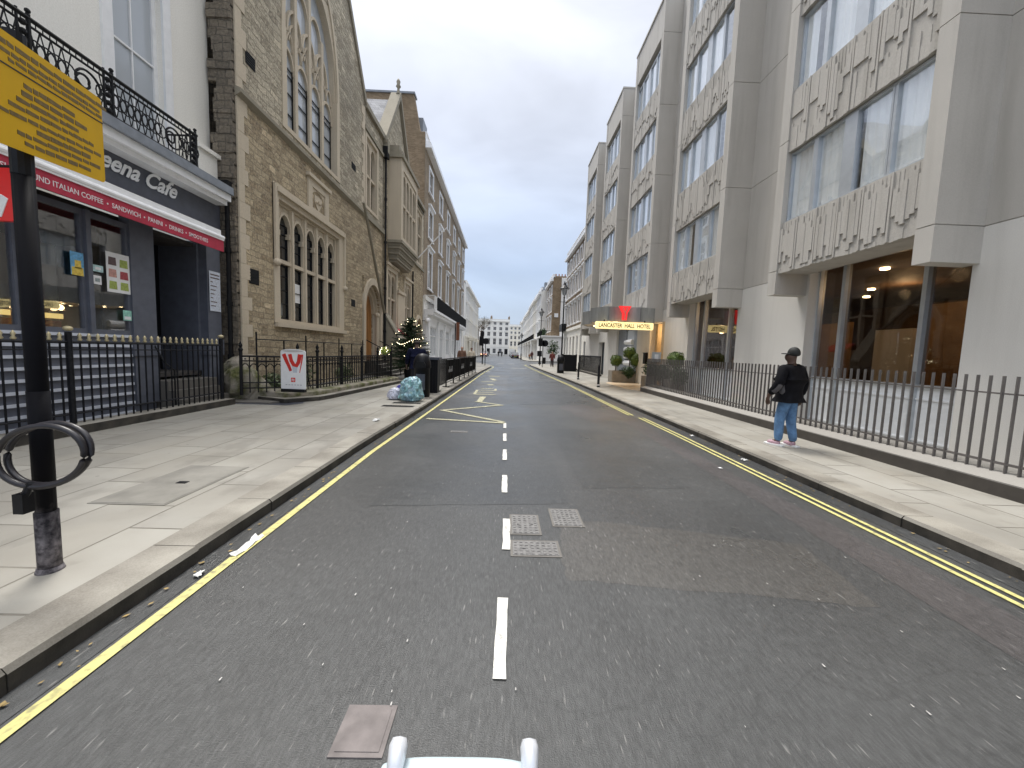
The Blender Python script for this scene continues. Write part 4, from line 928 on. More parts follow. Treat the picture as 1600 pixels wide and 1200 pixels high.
# pub balcony in black, white stub railing
bl_ = thing('black_balcony', 'long black panelled balcony above the white shopfronts', 'balcony', (-6.4,45,5))
MB().box(-6.32,-6.2,35.3,60.5,5.1,6.3).box(-7.1,-6.32,35.3,60.5,5.1,5.2).build('panel', M['matte_black'], bl_)
mb = MB().box(-7.1,-6.15,33.8,60.6,4.85,5.08).box(-7.1,-6.3,33.8,60.6,4.6,4.85); mb.build('slab', M['white_paint'], bl_)
mb = MB(); [mb.tube((-7.1+k*.1,33.85,5.08),(-7.1+k*.1,33.85,6.25),.014,4) for k in range(9)]; [mb.tube((-6.25,33.85+k*.16,5.08),(-6.25,33.85+k*.16,6.25),.014,4) for k in range(9)]
mb.box(-7.1,-6.22,33.83,33.87,6.22,6.28).box(-6.27,-6.23,33.83,35.3,6.22,6.28).build('end_railing', M['white_paint'], bl_)
sf = thing('white_shopfront', 'white pilastered shopfront below the black balcony', 'shopfront', (-7,40,0))
fs2 = FL(-6.85); mb = MB()
hs = [(35.3,38.6,.9,3.7),(39.7,42.6,.2,3.7),(44,47.5,.9,3.7),(49,52,.9,3.7),(53.5,56.5,.9,3.7)]
mb.wall(fs2,33.72,60,0,4.6,hs,.3)
for u in (33.8,38.8,43.0,48.0,52.6,57.2): mb.fb(fs2,u,u+.6,0,4.1,0,.16).fb(fs2,u-.08,u+.68,4.1,4.35,0,.24)
mb.build('wall', M['white_paint'], sf)
for a, b_, c_, e_ in hs:
    mb = MB()
    for j in range(5): u = a+(b_-a)*j/4; mb.fb(fs2,u-.05,u+.05,c_,e_,-.18,-.08)
    mb.fb(fs2,a,b_,e_-.9,e_-.8,-.18,-.08).fb(fs2,a,b_,e_-.1,e_,-.18,-.08).fb(fs2,a,b_,c_,c_+.15,-.18,-.08)
    q = mb.build('window', M['white_paint'], sf); MB().fb(fs2,a,b_,c_,e_,-.18,-.16).build('pane', M['paleglass'], q)
bn = thing('hanging_banner', 'rust orange banner hanging under the far end of the black balcony', 'banner', (-5.9,48,3)); MB().box(-6.1,-5.7,47.9,47.94,2.8,5.0).build('cloth', plain('rust_cloth', (.19,.07,.035), .8), bn); MB().tube((-6.2,47.92,0.12),(-6.2,47.92,5.0),.07,8).build('post', M['black'], bn)
lamp_ = thing('globe_lamp', 'round white globe lamp on the corner of the white shopfront', 'lamp', (-6.9,33.5,4.0)); MB().ball((-6.75,33.45,4.05),.22,8).build('globe', M['white_paint'], lamp_, True); MB().tube((-7.2,33.5,4.05),(-6.75,33.45,4.0),.03,6).build('arm', M['iron'], lamp_)
# ------------------------------------------------------------------ hotel
X1, X2 = 6.6, 7.4
hotel = thing('hotel_building', 'grey concrete hotel with projecting window bays and textured relief panels', 'hotel', (X2,15,0))
fo_, fr_ = FR(X1), FR(X2)
bays = [(6.03,9.8),(12.13,15.9),(18.2,21.97),(24.3,28.07),(30.4,34.1)]
LV = [3.85,6.9,9.95,13.0,16.05]; TOP = 17.6
grooved = [3.28]+LV+[TOP]
rp_ = random.Random(11)
def relief_panel(u0, u1, w0, w1, parent, seed, lod):
    r_ = random.Random(seed); mb = MB().fb(fo_,u0,u1,w0,w1,-.22,-.05); n = int((u1-u0)/lod); s_ = (u1-u0)/n; lo, hi = w0+.12, w1-.18; zb, zt = .3, .75
    for k in range(n):
        u = u0+k*s_
        if k % 7 == 6: mb.fb(fo_,u+s_*.3,u+s_*.75,w0,w1-.01,-.05,-.02); continue
        zb = min(.55, max(.06, zb+r_.choice((-.2,-.1,-.05,.05,.1,.2)))); zt = min(.95, max(.62, zt+r_.choice((-.14,.14,-.07,.07))))
        mb.fb(fo_,u,u+s_-.002,w0+(w1-w0)*zb,w0+(w1-w0)*zt,-.05,-.020+r_.choice((-.006,0,.005)))
        mb.fb(fo_,u,u+s_-.002,w0-r_.uniform(0,.02),w0+(w1-w0)*zb*r_.uniform(.3,.9),-.05,-.038+r_.choice((-.004,.004)))
        mb.fb(fo_,u+s_*.2,u+s_*.8,w0+(w1-w0)*zt,w1-.03,-.05,-.042)
    return mb.build('relief_panel', M['relief'], parent)
for bi, (a, b_) in enumerate(bays):
    near = bi < 2; fin = .28
    mb = MB()
    for (u0, u1) in ((a,a+fin),(b_-fin,b_)):
        for j in range(len(grooved)-1):
            z0, z1 = grooved[j]+(.008 if j else 0), grooved[j+1]-(.008 if j < len(grooved)-2 else 0)
            ch = .07; o0, o1 = (u0, u1)
            # plan of a fin: chamfered front corner on the outside edge
            P = [(X1,u0),(X1,u1),(X2+.05,u1),(X2+.05,u0)]
            mb.slab([(x,y) for x, y in P], z0, z1)
        mb.box(X1+.02,X2,u0+.02,u1-.02,3.3,TOP-.02)
    mb.box(X1-.03,X2+.3,a-.02,b_+.02,TOP,TOP+.09)
    bay = mb.build('bay_frame', M['concrete'], hotel)
    MB().fb(fo_,a+fin,b_-fin,16.05,TOP,-.3,-.02).build('parapet_panel', M['concrete'], bay)
    for j, z in enumerate(LV):
        u0, u1 = a+fin, b_-fin
        if j < 4:
            relief_panel(u0, u1, z-(.27 if j else .06), z+1.13, bay, bi*10+j, .078 if bi < 2 else (.16 if bi == 2 else .25))
            mb = MB().fb(fo_,u0,u1,z-(.27 if j else .06),z-.02,-.8,-.225); mb.build('soffit', M['concrete'], bay)
            w0, w1 = z+1.13, z+2.76; fw_ = .05; d = -.12
            W = u1-u0; cuts = [(u0,u0+W*.21),(u0+W*.235,u0+W*.46),(u0+W*.53,u0+W*.75),(u0+W*.775,u1)]
            mb = MB().fb(fo_,u0,u1,w0,w0+.04,d-.1,d+.03).fb(fo_,u0,u1,w1-.05,w1,d-.1,d)
            for q0, q1 in ((u0,u0+.05),(u0+W*.215,u0+W*.232),(u0+W*.235,u0+W*.235+.04),(u0+W*.45,u0+W*.54),(u0+W*.745,u0+W*.78),(u1-.04,u1)): mb.fb(fo_,q0,q1,w0+.04,w1-.05,d-.09,d-.005 if q1-q0 < .1 else d+.01)
            wf = mb.build('window', M['alu'], bay)
            MB().fb(fo_,u0+.02,u1-.02,w0+.03,w1-.03,d-.06,d-.05).build('pane', M['glass'], wf)
            # pleated sheer curtain, partly drawn
            mb = MB(); step = .035 if near else .12; k = 0; u = u0+.04; gaps = [(u0+W*rp_.uniform(.1,.9), rp_.uniform(.03,.22)) for _ in range(1)]
            while u < u1-.05:
                if not any(abs(u-g_) < h_ for g_, h_ in gaps):
                    da = d-.10+.018*math.sin(k*1.3)+.01*math.sin(k*.37); db = d-.10+.018*math.sin((k+1)*1.3)+.01*math.sin((k+1)*.37)
                    mb.add([fo_.p(u,w0+.02,da),fo_.p(u+step,w0+.02,db),fo_.p(u+step,w1,db),fo_.p(u,w1,da)],[(0,1,2,3)])
                u += step; k += 1
            mb.build('curtain', M['curtain'], wf, rec=False)
            MB().fb(fo_,u0,u1,w0-.1,w1+.1,-1.6,-1.5).fb(fo_,u0,u1,w0-.1,w0,-1.5,-.32).fb(fo_,u0,u1,w1,w1+.1,-1.5,-.32).fb(fo_,u0-.1,u0,w0,w1,-1.5,-.32).fb(fo_,u1,u1+.1,w0,w1,-1.5,-.32).build('room_shell', M['room'], wf)
        else: pass
# recess walls between bays (grooved) and ground storey
mb = MB()
gaps_ = [(-3,3.7),(3.7,6.03),(9.8,12.13),(15.9,18.2),(21.97,24.3),(28.07,30.4),(34.1,35.3)]
for (a, b_) in gaps_:
    for j in range(len(grooved)-1):
        if j == 0: continue
        mb.fb(fr_,a,b_,grooved[j]+.008,grooved[j+1]-.008,-.3,0)
    mb.fb(fr_,a,b_,3.3,TOP-.01,-.3,-.02)
mb.build('recess_wall', M['concrete'], hotel)
MB().box(X2+.01,16,-3,35.3,TOP-.4,TOP-.2).box(15.9,16,-3,35.3,0,TOP-.4).box(X2+.3,16,35.0,35.3,0,TOP-.4).build('roof', M['lead'], hotel)
GW = [(6.12,9.45,1.3,4.02),(12.3,15.55,1.3,4.02)]
mb = MB().wall(fr_,-3,17.9,-.3,3.85-.008,[(6.12,9.45,.1,3.95),(12.3,15.55,.1,3.95)],.3).fb(fr_,19.7,21.6,-.3,3.84,-.3,0).fb(fr_,25.6,28.6,-.3,3.84,-.3,0).fb(fr_,30.4,35.3,-.3,3.84,-.3,0).fb(fr_,21.6,25.6,3.3,3.84,-.3,0).fb(fr_,28.6,30.4,2.6,3.84,-.3,0).fb(fr_,17.9,19.7,3.3,3.84,-.3,0)
mb.build('ground_wall', M['pale_stone'], hotel)
MB().fb(fr_,17.9,18.2,-.3,3.3,-3,0).fb(fr_,19.45,19.7,.1,3.3,-3,-.3).fb(fr_,18.2,19.45,.1,3.3,-3,-2.9).build('entrance_wall', plain('travertine', (.52,.40,.25), .6, .15, 5), hotel)
MB().fb(fr_,18.25,19.4,.14,2.3,-2.85,-2.78).build('door', M['wood'], hotel)
MB().fb(fr_,22.4,24.0,.5,3.2,-.25,-.2).fb(fr_,28.6,30.4,.2,2.6,-.5,-.4).build('pane', M['paleglass'], hotel)
mb = MB(); [mb.tube(fr_.p(22.6,1.2+k*.42,-.12),fr_.p(23.9,1.2+k*.42,-.12),.16,10) for k in range(4)]; mb.build('roller_blind', M['white_paint'], hotel)
MB().fb(fr_,21.6,22.4,.1,3.3,-.3,-.1).fb(fr_,24.0,25.6,.1,3.3,-.3,-.15).build('grey_panel', M['lead'], hotel)
mroom = plain('restaurant_wall', (.10,.058,.032), .7, .3, 2); mor = plain('amber_wall', (.26,.15,.06), .6, .25, 2); mlamp = emit('downlight', (1,.82,.5), 14)
for gi, (a, b_, c_, e_) in enumerate(GW):
    W = b_-a; mb = MB(); d = -.28; cu = [a, a+W*.215, a+W*.70, b_] if gi == 0 else [a, a+W*.28, a+W*.8, b_]
    cu = [a, a+W*.27, a+W*.79, b_]
    for u in cu: mb.fb(fr_,max(a,u-.04),min(b_,u+.04),.1,e_-.07,d-.1,d+.04)
    mb.fb(fr_,a,b_,e_-.14,e_-.07,d-.1,d+.04).fb(fr_,a,b_,c_-.05,c_,d-.1,d+.03)
    wf = mb.build('window', M['alu'], hotel)
    MB().fb(fr_,a,b_,c_,e_-.14,d-.05,d-.04).build('pane', M['tintglass'], wf)
    mb = MB().fb(fr_,a,b_,-.3,c_-.05,d-.08,d-.02)
    for z in (.25,1.02): mb.fb(fr_,a,b_,z,z+.03,d-.02,d)
    mb.build('base_panel', M['gpanel'], hotel)
mb = MB().fb(fr_,4.9,17.6,-.1,.0,-7.6,-.45).fb(fr_,4.9,17.6,3.9,4.0,-7.6,-.32).fb(fr_,4.9,17.6,0,3.9,-7.7,-7.6).fb(fr_,4.8,4.9,0,3.9,-7.6,-.32).fb(fr_,17.6,17.7,0,3.9,-7.6,-.32).fb(fr_,4.9,6.1,0,3.9,-.34,-.32)
mb.build('restaurant_room', mroom, hotel)
MB().fb(fr_,7.6,9.6,0,3.2,-3.4,-3.3).fb(fr_,12.5,13.7,0,3.0,-4,-3.9).build('amber_partition', mor, hotel)
MB().fb(fr_,9.7,10.7,.2,2.6,-3.2,-3.0).fb(fr_,14.5,15.2,.2,2.8,-3.2,-3.0).build('pale_column', M['pale_stone'], hotel)
k_ = 0
for u, dd in ((6.9,-1.2),(8.0,-2.0),(7.2,-4.2),(9.3,-4.8),(11.5,-3.5),(13.2,-1.5),(14.4,-2.4),(12.8,-4.6),(9,-1.4)):
    MB().lathe(fr_.p(u,3.86,dd), [(.09,0),(.09,.05)], 12).build('downlight', mlamp, hotel)
dining = []
def table_set(u, dd, lab):
    o = thing('dining_table', lab, 'table', fr_.p(u,0,dd), 'restaurant tables')
    MB().fb(fr_,u-.4,u+.4,.72,.76,dd-.4,dd+.4).build('tabletop', M['white_paint'], o); MB().fb(fr_,u-.04,u+.04,0,.72,dd-.04,dd+.04).build('leg', M['iron'], o)
    for s_, l2 in ((-.75,'near'),(.75,'far')):
        c = thing('dining_chair', 'dark red dining chair on the %s side of the %s' % (l2, lab.split(' with')[0]), 'chair', fr_.p(u+s_,0,dd), 'restaurant chairs'); sg = 1 if s_ > 0 else -1
        MB().fb(fr_,u+s_-.22,u+s_+.22,.44,.5,dd-.22,dd+.22).build('seat', reds, c); MB().fb(fr_,min(u+s_+sg*.2,u+s_+sg*.25),max(u+s_+sg*.2,u+s_+sg*.25),.5,1.75-.7,dd-.22,dd+.22).build('backrest', reds, c)
        for p_ in (-1,1):
            for q_ in (-1,1): MB().tube(fr_.p(u+s_+p_*.19,0,dd+q_*.19),fr_.p(u+s_+p_*.19,.45,dd+q_*.19),.015,5).build('leg', M['iron'], c)
table_set(7.0,-1.3,'small restaurant table with dark chairs in the nearest hotel window')
table_set(13.5,-1.3,'restaurant table with red chairs in the second hotel window')
# entrance canopy and sign
can = thing('entrance_canopy', 'faceted grey canopy over the hotel entrance', 'canopy', (5.3,18.5,3))
CP = [(6.6,17.2),(5.9,17.0),(5.2,17.3),(4.5,17.0),(3.95,17.9),(4.2,18.8),(3.95,19.8),(4.5,21.0),(5.2,20.8),(5.9,21.3),(6.6,21.0)]
mb = MB()
for i in range(10):
    a, b_ = Vector(CP[i]), Vector(CP[i+1]); nn_ = (b_-a).normalized(); nn_ = Vector((-nn_.y,nn_.x))*.04
    mb.hexa([(*a,3.14),(*b_,3.14),(*(b_+nn_),3.14),(*(a+nn_),3.14),(*a,3.78),(*b_,3.78),(*(b_+nn_),3.78),(*(a+nn_),3.78)])
mb.build('fascia', plain('canopy_grey', (.27,.275,.27), .4, .3, 3, 0, (1,1,.2)), can)
MB().slab([(x*.985+.08,y*.99+.19) for x, y in CP], 3.16, 3.3).build('soffit', plain('lit_soffit', (.62,.5,.34), .4, .1), can)
MB().slab([(x*.985+.08,y*.99+.19) for x, y in CP], 3.6, 3.7).build('top', M['lead'], can)
mb = MB(); [mb.lathe((x,y,3.14), [(.06,0),(.06,.02)], 10) for x in (4.7,5.5,6.2) for y in (17.6,18.6,19.6,20.4)]; mb.build('downlight', emit('canopy_downlight', (1,.75,.4), 8), can)
for n_, (x, y) in enumerate(((5.2,18.2),(6.4,19.0),(8.3,18.8))):
    ld = bpy.data.lights.new('canopy_lamp', 'POINT'); ld.energy = (8, 3, 30)[n_]; ld.color = (1,.68,.34); ld.shadow_soft_size = .12; lo_ = bpy.data.objects.new('canopy_lamp', ld); col.objects.link(lo_); lo_.location = (x,y,2.95)
for u, dd in ((8.0,-2.0),(13.2,-2.0),(10.6,-3.6)):
    ld = bpy.data.lights.new('restaurant_lamp', 'POINT'); ld.energy = 15; ld.color = (1,.72,.4); ld.shadow_soft_size = .15; lo_ = bpy.data.objects.new('restaurant_lamp', ld); col.objects.link(lo_); lo_.location = fr_.p(u,3.6,dd)
fc = FC(16.95)
hs_ = thing('hotel_sign', 'lit yellow sign reading LANCASTER HALL HOTEL under the canopy', 'sign', (5.2,16.95,2.9))
MB().prism(FC(16.95), [(3.98,2.8),(6.46,2.8),(6.5,2.84),(6.5,3.07),(6.46,3.11),(3.98,3.11),(3.94,3.07),(3.94,2.84)], -.12, 0).build('panel', emit('lit_sign_yellow', (1,.80,.36), .62), hs_)
text('LANCASTER  HALL  HOTEL', .25, fc, 5.22, 2.868, .004, plain('sign_letters', (.10,.065,.02), .5), hs_, align='CENTER', squash=.76, bold=.004)
MB().box(4.3,4.34,16.98,17.02,3.1,3.2).box(6.1,6.14,16.98,17.02,3.1,3.2).build('bracket', M['iron'], hs_)
yl = thing('triangle_emblem', 'red upside-down triangle emblem with a Y on the canopy edge', 'emblem', (5.2,16.9,3.2))
fy2 = FC(16.93); mred2 = emit('emblem_red', (.85,.03,.03), .55)
MB().prism(fy2, [(4.93,3.80),(5.46,3.80),(5.30,3.50),(5.28,3.2),(5.10,3.2),(5.09,3.50)], -.1, .05).build('triangle', mred2, yl)
MB().prism(fy2, [(5.17,3.24),(5.22,3.24),(5.22,3.5),(5.32,3.74),(5.27,3.74),(5.19,3.55)], .05, .056).prism(fy2, [(5.07,3.74),(5.11,3.74),(5.19,3.52),(5.17,3.48)], .05, .056).build('letter_mark', plain('emblem_pink', (.75,.25,.2), .5), yl)
# front area plinth + fin railing
pr_ = thing('fin_railing', 'grey vertical bar railing on a sloping dark plinth in front of the hotel', 'railing', (6.2,10,.1))
mb = MB().add([(5.98,-2,-.02),(5.98,16.6,-.02),(6.5,16.6,-.02),(6.5,-2,-.02),(5.98,-2,.30),(5.98,16.6,.30),(6.5,16.6,.44),(6.5,-2,.44)], [(0,1,2,3),(0,4,5,1),(4,7,6,5),(1,5,6,2),(2,6,7,3),(3,7,4,0)])
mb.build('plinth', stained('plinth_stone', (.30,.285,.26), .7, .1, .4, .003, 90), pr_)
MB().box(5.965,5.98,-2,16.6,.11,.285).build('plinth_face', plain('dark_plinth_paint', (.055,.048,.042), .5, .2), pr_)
msl = plain('railing_grey', (.115,.105,.10), .5, .2)
mb = MB(); y = -.5
while y < 16.55: mb.box(6.195,6.232,y-.007,y+.007,.33,1.56); y += .132
mb.box(6.19,6.235,16.56,16.6,.33,1.56); mb.build('bars', msl, pr_)
MB().box(6.205,6.22,-2,16.6,1.33,1.35).box(6.2,6.225,-2,16.6,.46,.49).build('rail', msl, pr_)
struct(MB().box(6.5,7.72,-2,16.6,-.3,-.02).build('area_floor', M['kerb_dark']))
struct(MB().slab([(6.0,17.0),(10.5,17.0),(10.5,21.5),(6.0,21.5),(5.6,21),(5.6,17.4)], .115, .128).build('entrance_paving', plain('entrance_travertine', (.60,.48,.34), .35, .12, 5)))
ib = thing('information_board', 'small grey information board on a post by the hotel entrance', 'sign', (6.7,17,.1)); MB().box(6.5,6.9,16.9,16.94,1.42,1.85).build('panel', M['alu'], ib); MB().box(6.62,6.78,16.88,16.9,1.52,1.75).build('printed_panel', M['white_paint'], ib); MB().tube((6.7,16.92,.1),(6.7,16.92,1.42),.025,6).build('post', M['iron'], ib)
lb = thing('wall_box', 'small dark metal box on the pale wall left of the hotel entrance', 'letterbox', (X2,19.9,1.5)); MB().box(X2-.14,X2-.003,19.8,20.1,1.25,1.8).box(X2-.17,X2-.003,19.78,20.12,1.8,1.84).build('body', M['black'], lb)

# plants
def leafball(mb, c, r, n, ls, rr_, shell=.75, sq=(1,1,1), flat=0):
    for i in range(n):
        v = Vector((rr_.gauss(0,1),rr_.gauss(0,1),rr_.gauss(0,1))).normalized(); rad = r*(shell+(1.03-shell)*rr_.random()**.6)*(1+.07*math.sin(v.x*9+c[0]*5)+.06*math.sin(v.z*11))
        p = Vector(c)+Vector((v.x*sq[0],v.y*sq[1],v.z*sq[2]))*rad; t_ = Vector((rr_.gauss(0,1),rr_.gauss(0,1),rr_.gauss(0,1))).normalized(); nn_ = (v+.6*Vector((rr_.gauss(0,1),rr_.gauss(0,1),rr_.gauss(0,1)))).normalized()
        e1 = nn_.cross(t_).normalized(); e2 = nn_.cross(e1); s_ = ls*rr_.uniform(.6,1.3)
        mb.add([p-e1*s_*.5,p+e2*s_,p+e1*s_*.5,p-e2*s_], [(0,1,2,3)])
    return mb
def leafmat(name, lo, hi): 
    t = NT(name); return t.out(t.ramp(t.noise(7, 3), [(.3, lo), (.7, hi)]), .55)
M['box'] = leafmat('box_leaves', (.05,.085,.012), (.13,.2,.03)); M['fir'] = leafmat('fir_needles', (.012,.03,.012), (.035,.065,.025)); M['dark_leaf'] = leafmat('ivy_leaves', (.015,.04,.012), (.05,.1,.03)); M['bark'] = plain('bark', (.09,.065,.045), .9, .3, 20)
rl = random.Random(21)
def planter(cx, cy, sx_, sy_, h, label):
    o = thing('planter', label, 'planter', (cx,cy,.12), 'hotel planters'); m_ = plain('planter_stone', (.24,.215,.18), .8, .15)
    MB().wall(FC(cy-sy_/2),cx-sx_/2,cx+sx_/2,.12,.12+h,[],.06).box(cx-sx_/2,cx-sx_/2+.06,cy-sy_/2+.06,cy+sy_/2,.12,.12+h).box(cx+sx_/2-.06,cx+sx_/2,cy-sy_/2+.06,cy+sy_/2,.12,.12+h).box(cx-sx_/2,cx+sx_/2,cy+sy_/2,cy+sy_/2+.06,.12,.12+h).build('trough', m_, o, bev=.01)
    MB().box(cx-sx_/2+.06,cx+sx_/2-.06,cy-sy_/2+.06,cy+sy_/2,.2,.1+h-.03).build('soil', M['bark'], o); return o
def topiary(c, r, label, n=900, base=.6, group='clipped box balls'):
    o = thing('topiary_ball', label, 'shrub', (c[0],c[1],base), group); MB().tube((c[0],c[1],base-.1),(c[0],c[1],c[2]),.03,6).build('trunk', M['bark'], o)
    leafball(MB(), c, r, n, .045, rl, .8).ball(c, r*.85, 8).build('crown', M['box'], o, rec=False); return o
planter(7.0,21.8,1.9,.75,.66,'pale stone trough of clipped shrubs left of the hotel entrance')
topiary((6.35,21.8,1.35),.33,'box ball at the left end of the trough by the entrance')
topiary((7.15,21.9,1.78),.36,'topmost box ball in the middle of the trough'); topiary((7.45,21.5,1.42),.42,'lower right box ball in the trough')
sh = thing('trailing_shrub', 'dark variegated shrub spilling over the front of the trough', 'shrub', (7.0,21.4,.75), 'hotel shrubs')
mb = MB(); leafball(mb,(6.95,21.4,.78),.36,700,.05,rl,.3,(1.3,.7,.7)); leafball(mb,(7.0,21.3,.6),.22,300,.05,rl,.3); mb.build('foliage', M['dark_leaf'], sh, rec=False); MB().tube((6.95,21.6,.6),(6.95,21.5,.85),.02,5).build('stem', M['bark'], sh)
cf = thing('dark_conifer', 'small dark pointed conifer at the right end of the trough', 'shrub', (7.8,21.8,.7), 'hotel shrubs')
mb = MB(); [leafball(mb,(7.8,21.8,.85+k*.2),.2-.025*k,160,.05,rl,.3) for k in range(6)]; mb.build('foliage', M['fir'], cf, rec=False); MB().tube((7.8,21.8,.6),(7.8,21.8,1.9),.025,5).build('trunk', M['bark'], cf)
planter(6.85,18.0,.55,.5,.6,'small stone planter right of the hotel entrance')
planter(7.0,15.6,.6,.6,.6,'dark planter behind the hotel railing with a round shrub')
topiary((6.9,15.4,1.55),.33,'round box ball behind the railing right of the entrance'); 
for k, (x, y, z, r, l) in enumerate(((6.75,16.2,.95,.38,'broad dark shrub behind the railing nearest the entrance'),(6.85,14.9,.9,.36,'dark rounded shrub behind the railing under the bright box ball'),(6.95,18.0,1.05,.4,'dark shrub in the small planter right of the entrance'))):
    sh = thing('dark_shrub', l, 'shrub', (x,y,.5), 'hotel shrubs'); leafball(MB(),(x,y,z),r,900,.05,rl,.3).build('foliage', M['dark_leaf'], sh, rec=False); MB().tube((x,y,.3),(x,y,z),.03,6).build('stem', M['bark'], sh)
# bollards
def bollard(x, y, label):
    o = thing('bollard', label, 'bollard', (x,y,.12), 'black bollards'); MB().lathe((x,y,.12), [(.075,0),(.075,.05),(.058,.07),(.058,.98),(.045,1.03),(.01,1.05)], 14).build('shaft', M['black'], o, True); MB().tube((x,y,.2),(x,y,.25),.0595,14,cap=False).build('band', M['white_paint'] if y < 20 else M['alu'], o); return o
bollard(4.46,18.0,'nearer black bollard with a white band beside the hotel entrance'); bollard(4.46,23.0,'further black bollard in front of the dark railings')
# railings further up on the right
def simple_rail(x, y0, y1, z0, z1, label, fill=False):
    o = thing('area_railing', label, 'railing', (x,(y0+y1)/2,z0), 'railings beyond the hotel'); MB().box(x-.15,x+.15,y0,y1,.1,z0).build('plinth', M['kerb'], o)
    mb = MB(); n = int((y1-y0)/.15)
    for k in range(n+1): y = y0+(y1-y0)*k/n; mb.tube((x,y,z0),(x,y,z1),.014,4)
    mb.build('bars', M['black'], o); MB().box(x-.03,x+.03,y0,y1,z1-.12 if fill else z1-.04,z1).box(x-.02,x+.02,y0,y1,z0+.1,z0+.13).build('rail', M['black'], o)
    mb = MB(); mb.box(x-.04,x+.04,y0-.04,y0+.04,z0,z1); mb.box(x-.04,x+.04,y1-.04,y1+.04,z0,z1); mb.build('post', M['black'], o)
    return o
simple_rail(6.7,26.9,34.5,.26,1.55,'black railing with a thick top rail left of the planters', True)
simple_rail(6.7,36.0,41.5,.26,1.5,'thin black railing in front of the white low building')
bx = thing('black_enclosure', 'black panelled enclosure beside the litter bin on the right pavement', 'enclosure', (4.9,33,.1)); MB().box(5.0,6.2,33.2,33.26,.12,1.55).box(4.98,5.04,33.26,36,.12,1.5).box(6.14,6.2,33.26,36,.12,1.5).build('panel', M['black'], bx); MB().box(4.96,5.06,33.14,33.24,.12,1.6).build('post', M['iron'], bx); MB().box(6.14,6.24,33.14,33.24,.12,1.6).build('post', M['iron'], bx)
def litter_bin(x, y, label, s_=1.0, rot=0):
    o = thing('litter_bin', label, 'litter bin', (x,y,.12), 'black litter bins'); r = .30*s_
    MB().lathe((x,y,.12), [(r*.86,0),(r*.9,.04),(r*.9,.9),(r*1.02,.93),(r*1.02,.99),(r*.95,1.12),(r*.78,1.26),(r*.5,1.35),(.01,1.38)], 20).build('body', M['black'], o, True)
    MB().prism(Fr((x,y-r*.86,0),(1,0,0),(0,-1,0)), [(-.17*s_,1.05),(.17*s_,1.05),(.17*s_,1.16),(.12*s_,1.24),(-.12*s_,1.24),(-.17*s_,1.16)], -.02, .06).build('opening', M['iron'], o)
    MB().prism(Fr((x,y-r*.9,0),(1,0,0),(0,-1,0)), [(-.15*s_,.35),(.15*s_,.35),(.15*s_,.85),(-.15*s_,.85)], -.04, .02).build('door', M['darkgrey'], o)
    MB().box(x-.09*s_,x+.09*s_,y-r*.5,y-r*.4,1.36,1.42).box(x-.1*s_,x-.07*s_,y-r*.5,y-r*.4,1.3,1.4).box(x+.07*s_,x+.1*s_,y-r*.5,y-r*.4,1.3,1.4).build('handle', M['iron'], o); return o
litter_bin(4.35,29.7,'black litter bin on the right pavement by the street lamp'); litter_bin(-2.62,12.3,'black domed litter bin on the left pavement behind the blue rubbish bag', .92)
# street lamps
def street_lamp(x, y, label, h=7.1):
    o = thing('street_lamp', label, 'street lamp', (x,y,.12), 'victorian street lamps')
    MB().lathe((x,y,.12), [(.16,0),(.16,.25),(.12,.3),(.12,1.1),(.09,1.2),(.065,1.3),(.05,h-1.2),(.08,h-1.15),(.04,h-1.1),(.04,h-.95)], 10).build('column', M['black'], o, True)
    MB().tube((x-.4,y,h-1.4),(x+.4,y,h-1.4),.02,5).build('ladder_bar', M['black'], o)
    ln = MB().lathe((x,y,h-.85), [(.12,0),(.26,.5)], 6).build('lantern', M['paleglass'], o); MB().lathe((x,y,h-.35), [(.42,0),(.3,.12),(.12,.3),(.1,.38),(.02,.6)], 10).build('hood', M['black'], ln)
    mb = MB(); [mb.tube((x+.12*math.cos(k*1.047),y+.12*math.sin(k*1.047),h-.85),(x+.26*math.cos(k*1.047),y+.26*math.sin(k*1.047),h-.35),.014,4) for k in range(6)]; mb.build('lantern_frame', M['black'], ln); return o
street_lamp(4.65,31.5,'nearest tall black street lamp beside the litter bin on the right',7.2); street_lamp(4.6,50.5,'second tall black lamp rising beyond the round traffic sign',7.2)
street_lamp(3.2,76,'third black lamp with its dark lantern near the parked cars',5.2)
# ------------------------------------------------------------------ right side beyond the hotel
lwb = thing('low_white_building', 'low white rendered building between the hotel and the brick terrace', 'building', (8.4,38,0))
flw = FR(8.3); hs = [(36.2,36.8,1.6,3.0),(38,38.7,1.6,3.0),(39.8,40.9,.2,3.0)]
MB().wall(flw,35.4,42.0,0,5.6,hs,.3).fb(flw,35.4,42.0,5.6,5.75,-.35,.08).box(8.6,16,35.4,42,5.3,5.5).box(8.6,16,35.35,35.65,0,5.6).build('wall', M['white_wall'], lwb)
for a, b_, c_, e_ in hs:
    q = MB().wall(flw,a,b_,c_,e_,[(a+.07,b_-.07,c_+.07,e_-.07)],.08,-.06).build('window', M['white_paint'], lwb); MB().fb(flw,a,b_,c_,e_,-.15,-.12).build('pane', M['darkglass'], q)
f85 = FR(8.5)
house(f85,42.05,49.0,[(5.5,8.0),(9.2,11.3),(12.4,14.0)],3,'brown brick house with white trim next to the low white building','brick','white_paint','white_wall',4.9,15.2,10,'brick houses on the right',1.1,corn=.4,gdoor=True)
house(f85,49.0,56.0,[(5.5,8.0),(9.2,11.3),(12.4,14.0)],3,'brown brick house with white trim at the side street on the right','brick','white_paint','white_wall',4.9,15.2,10,'brick houses on the right',1.1,corn=.4,gdoor=True)
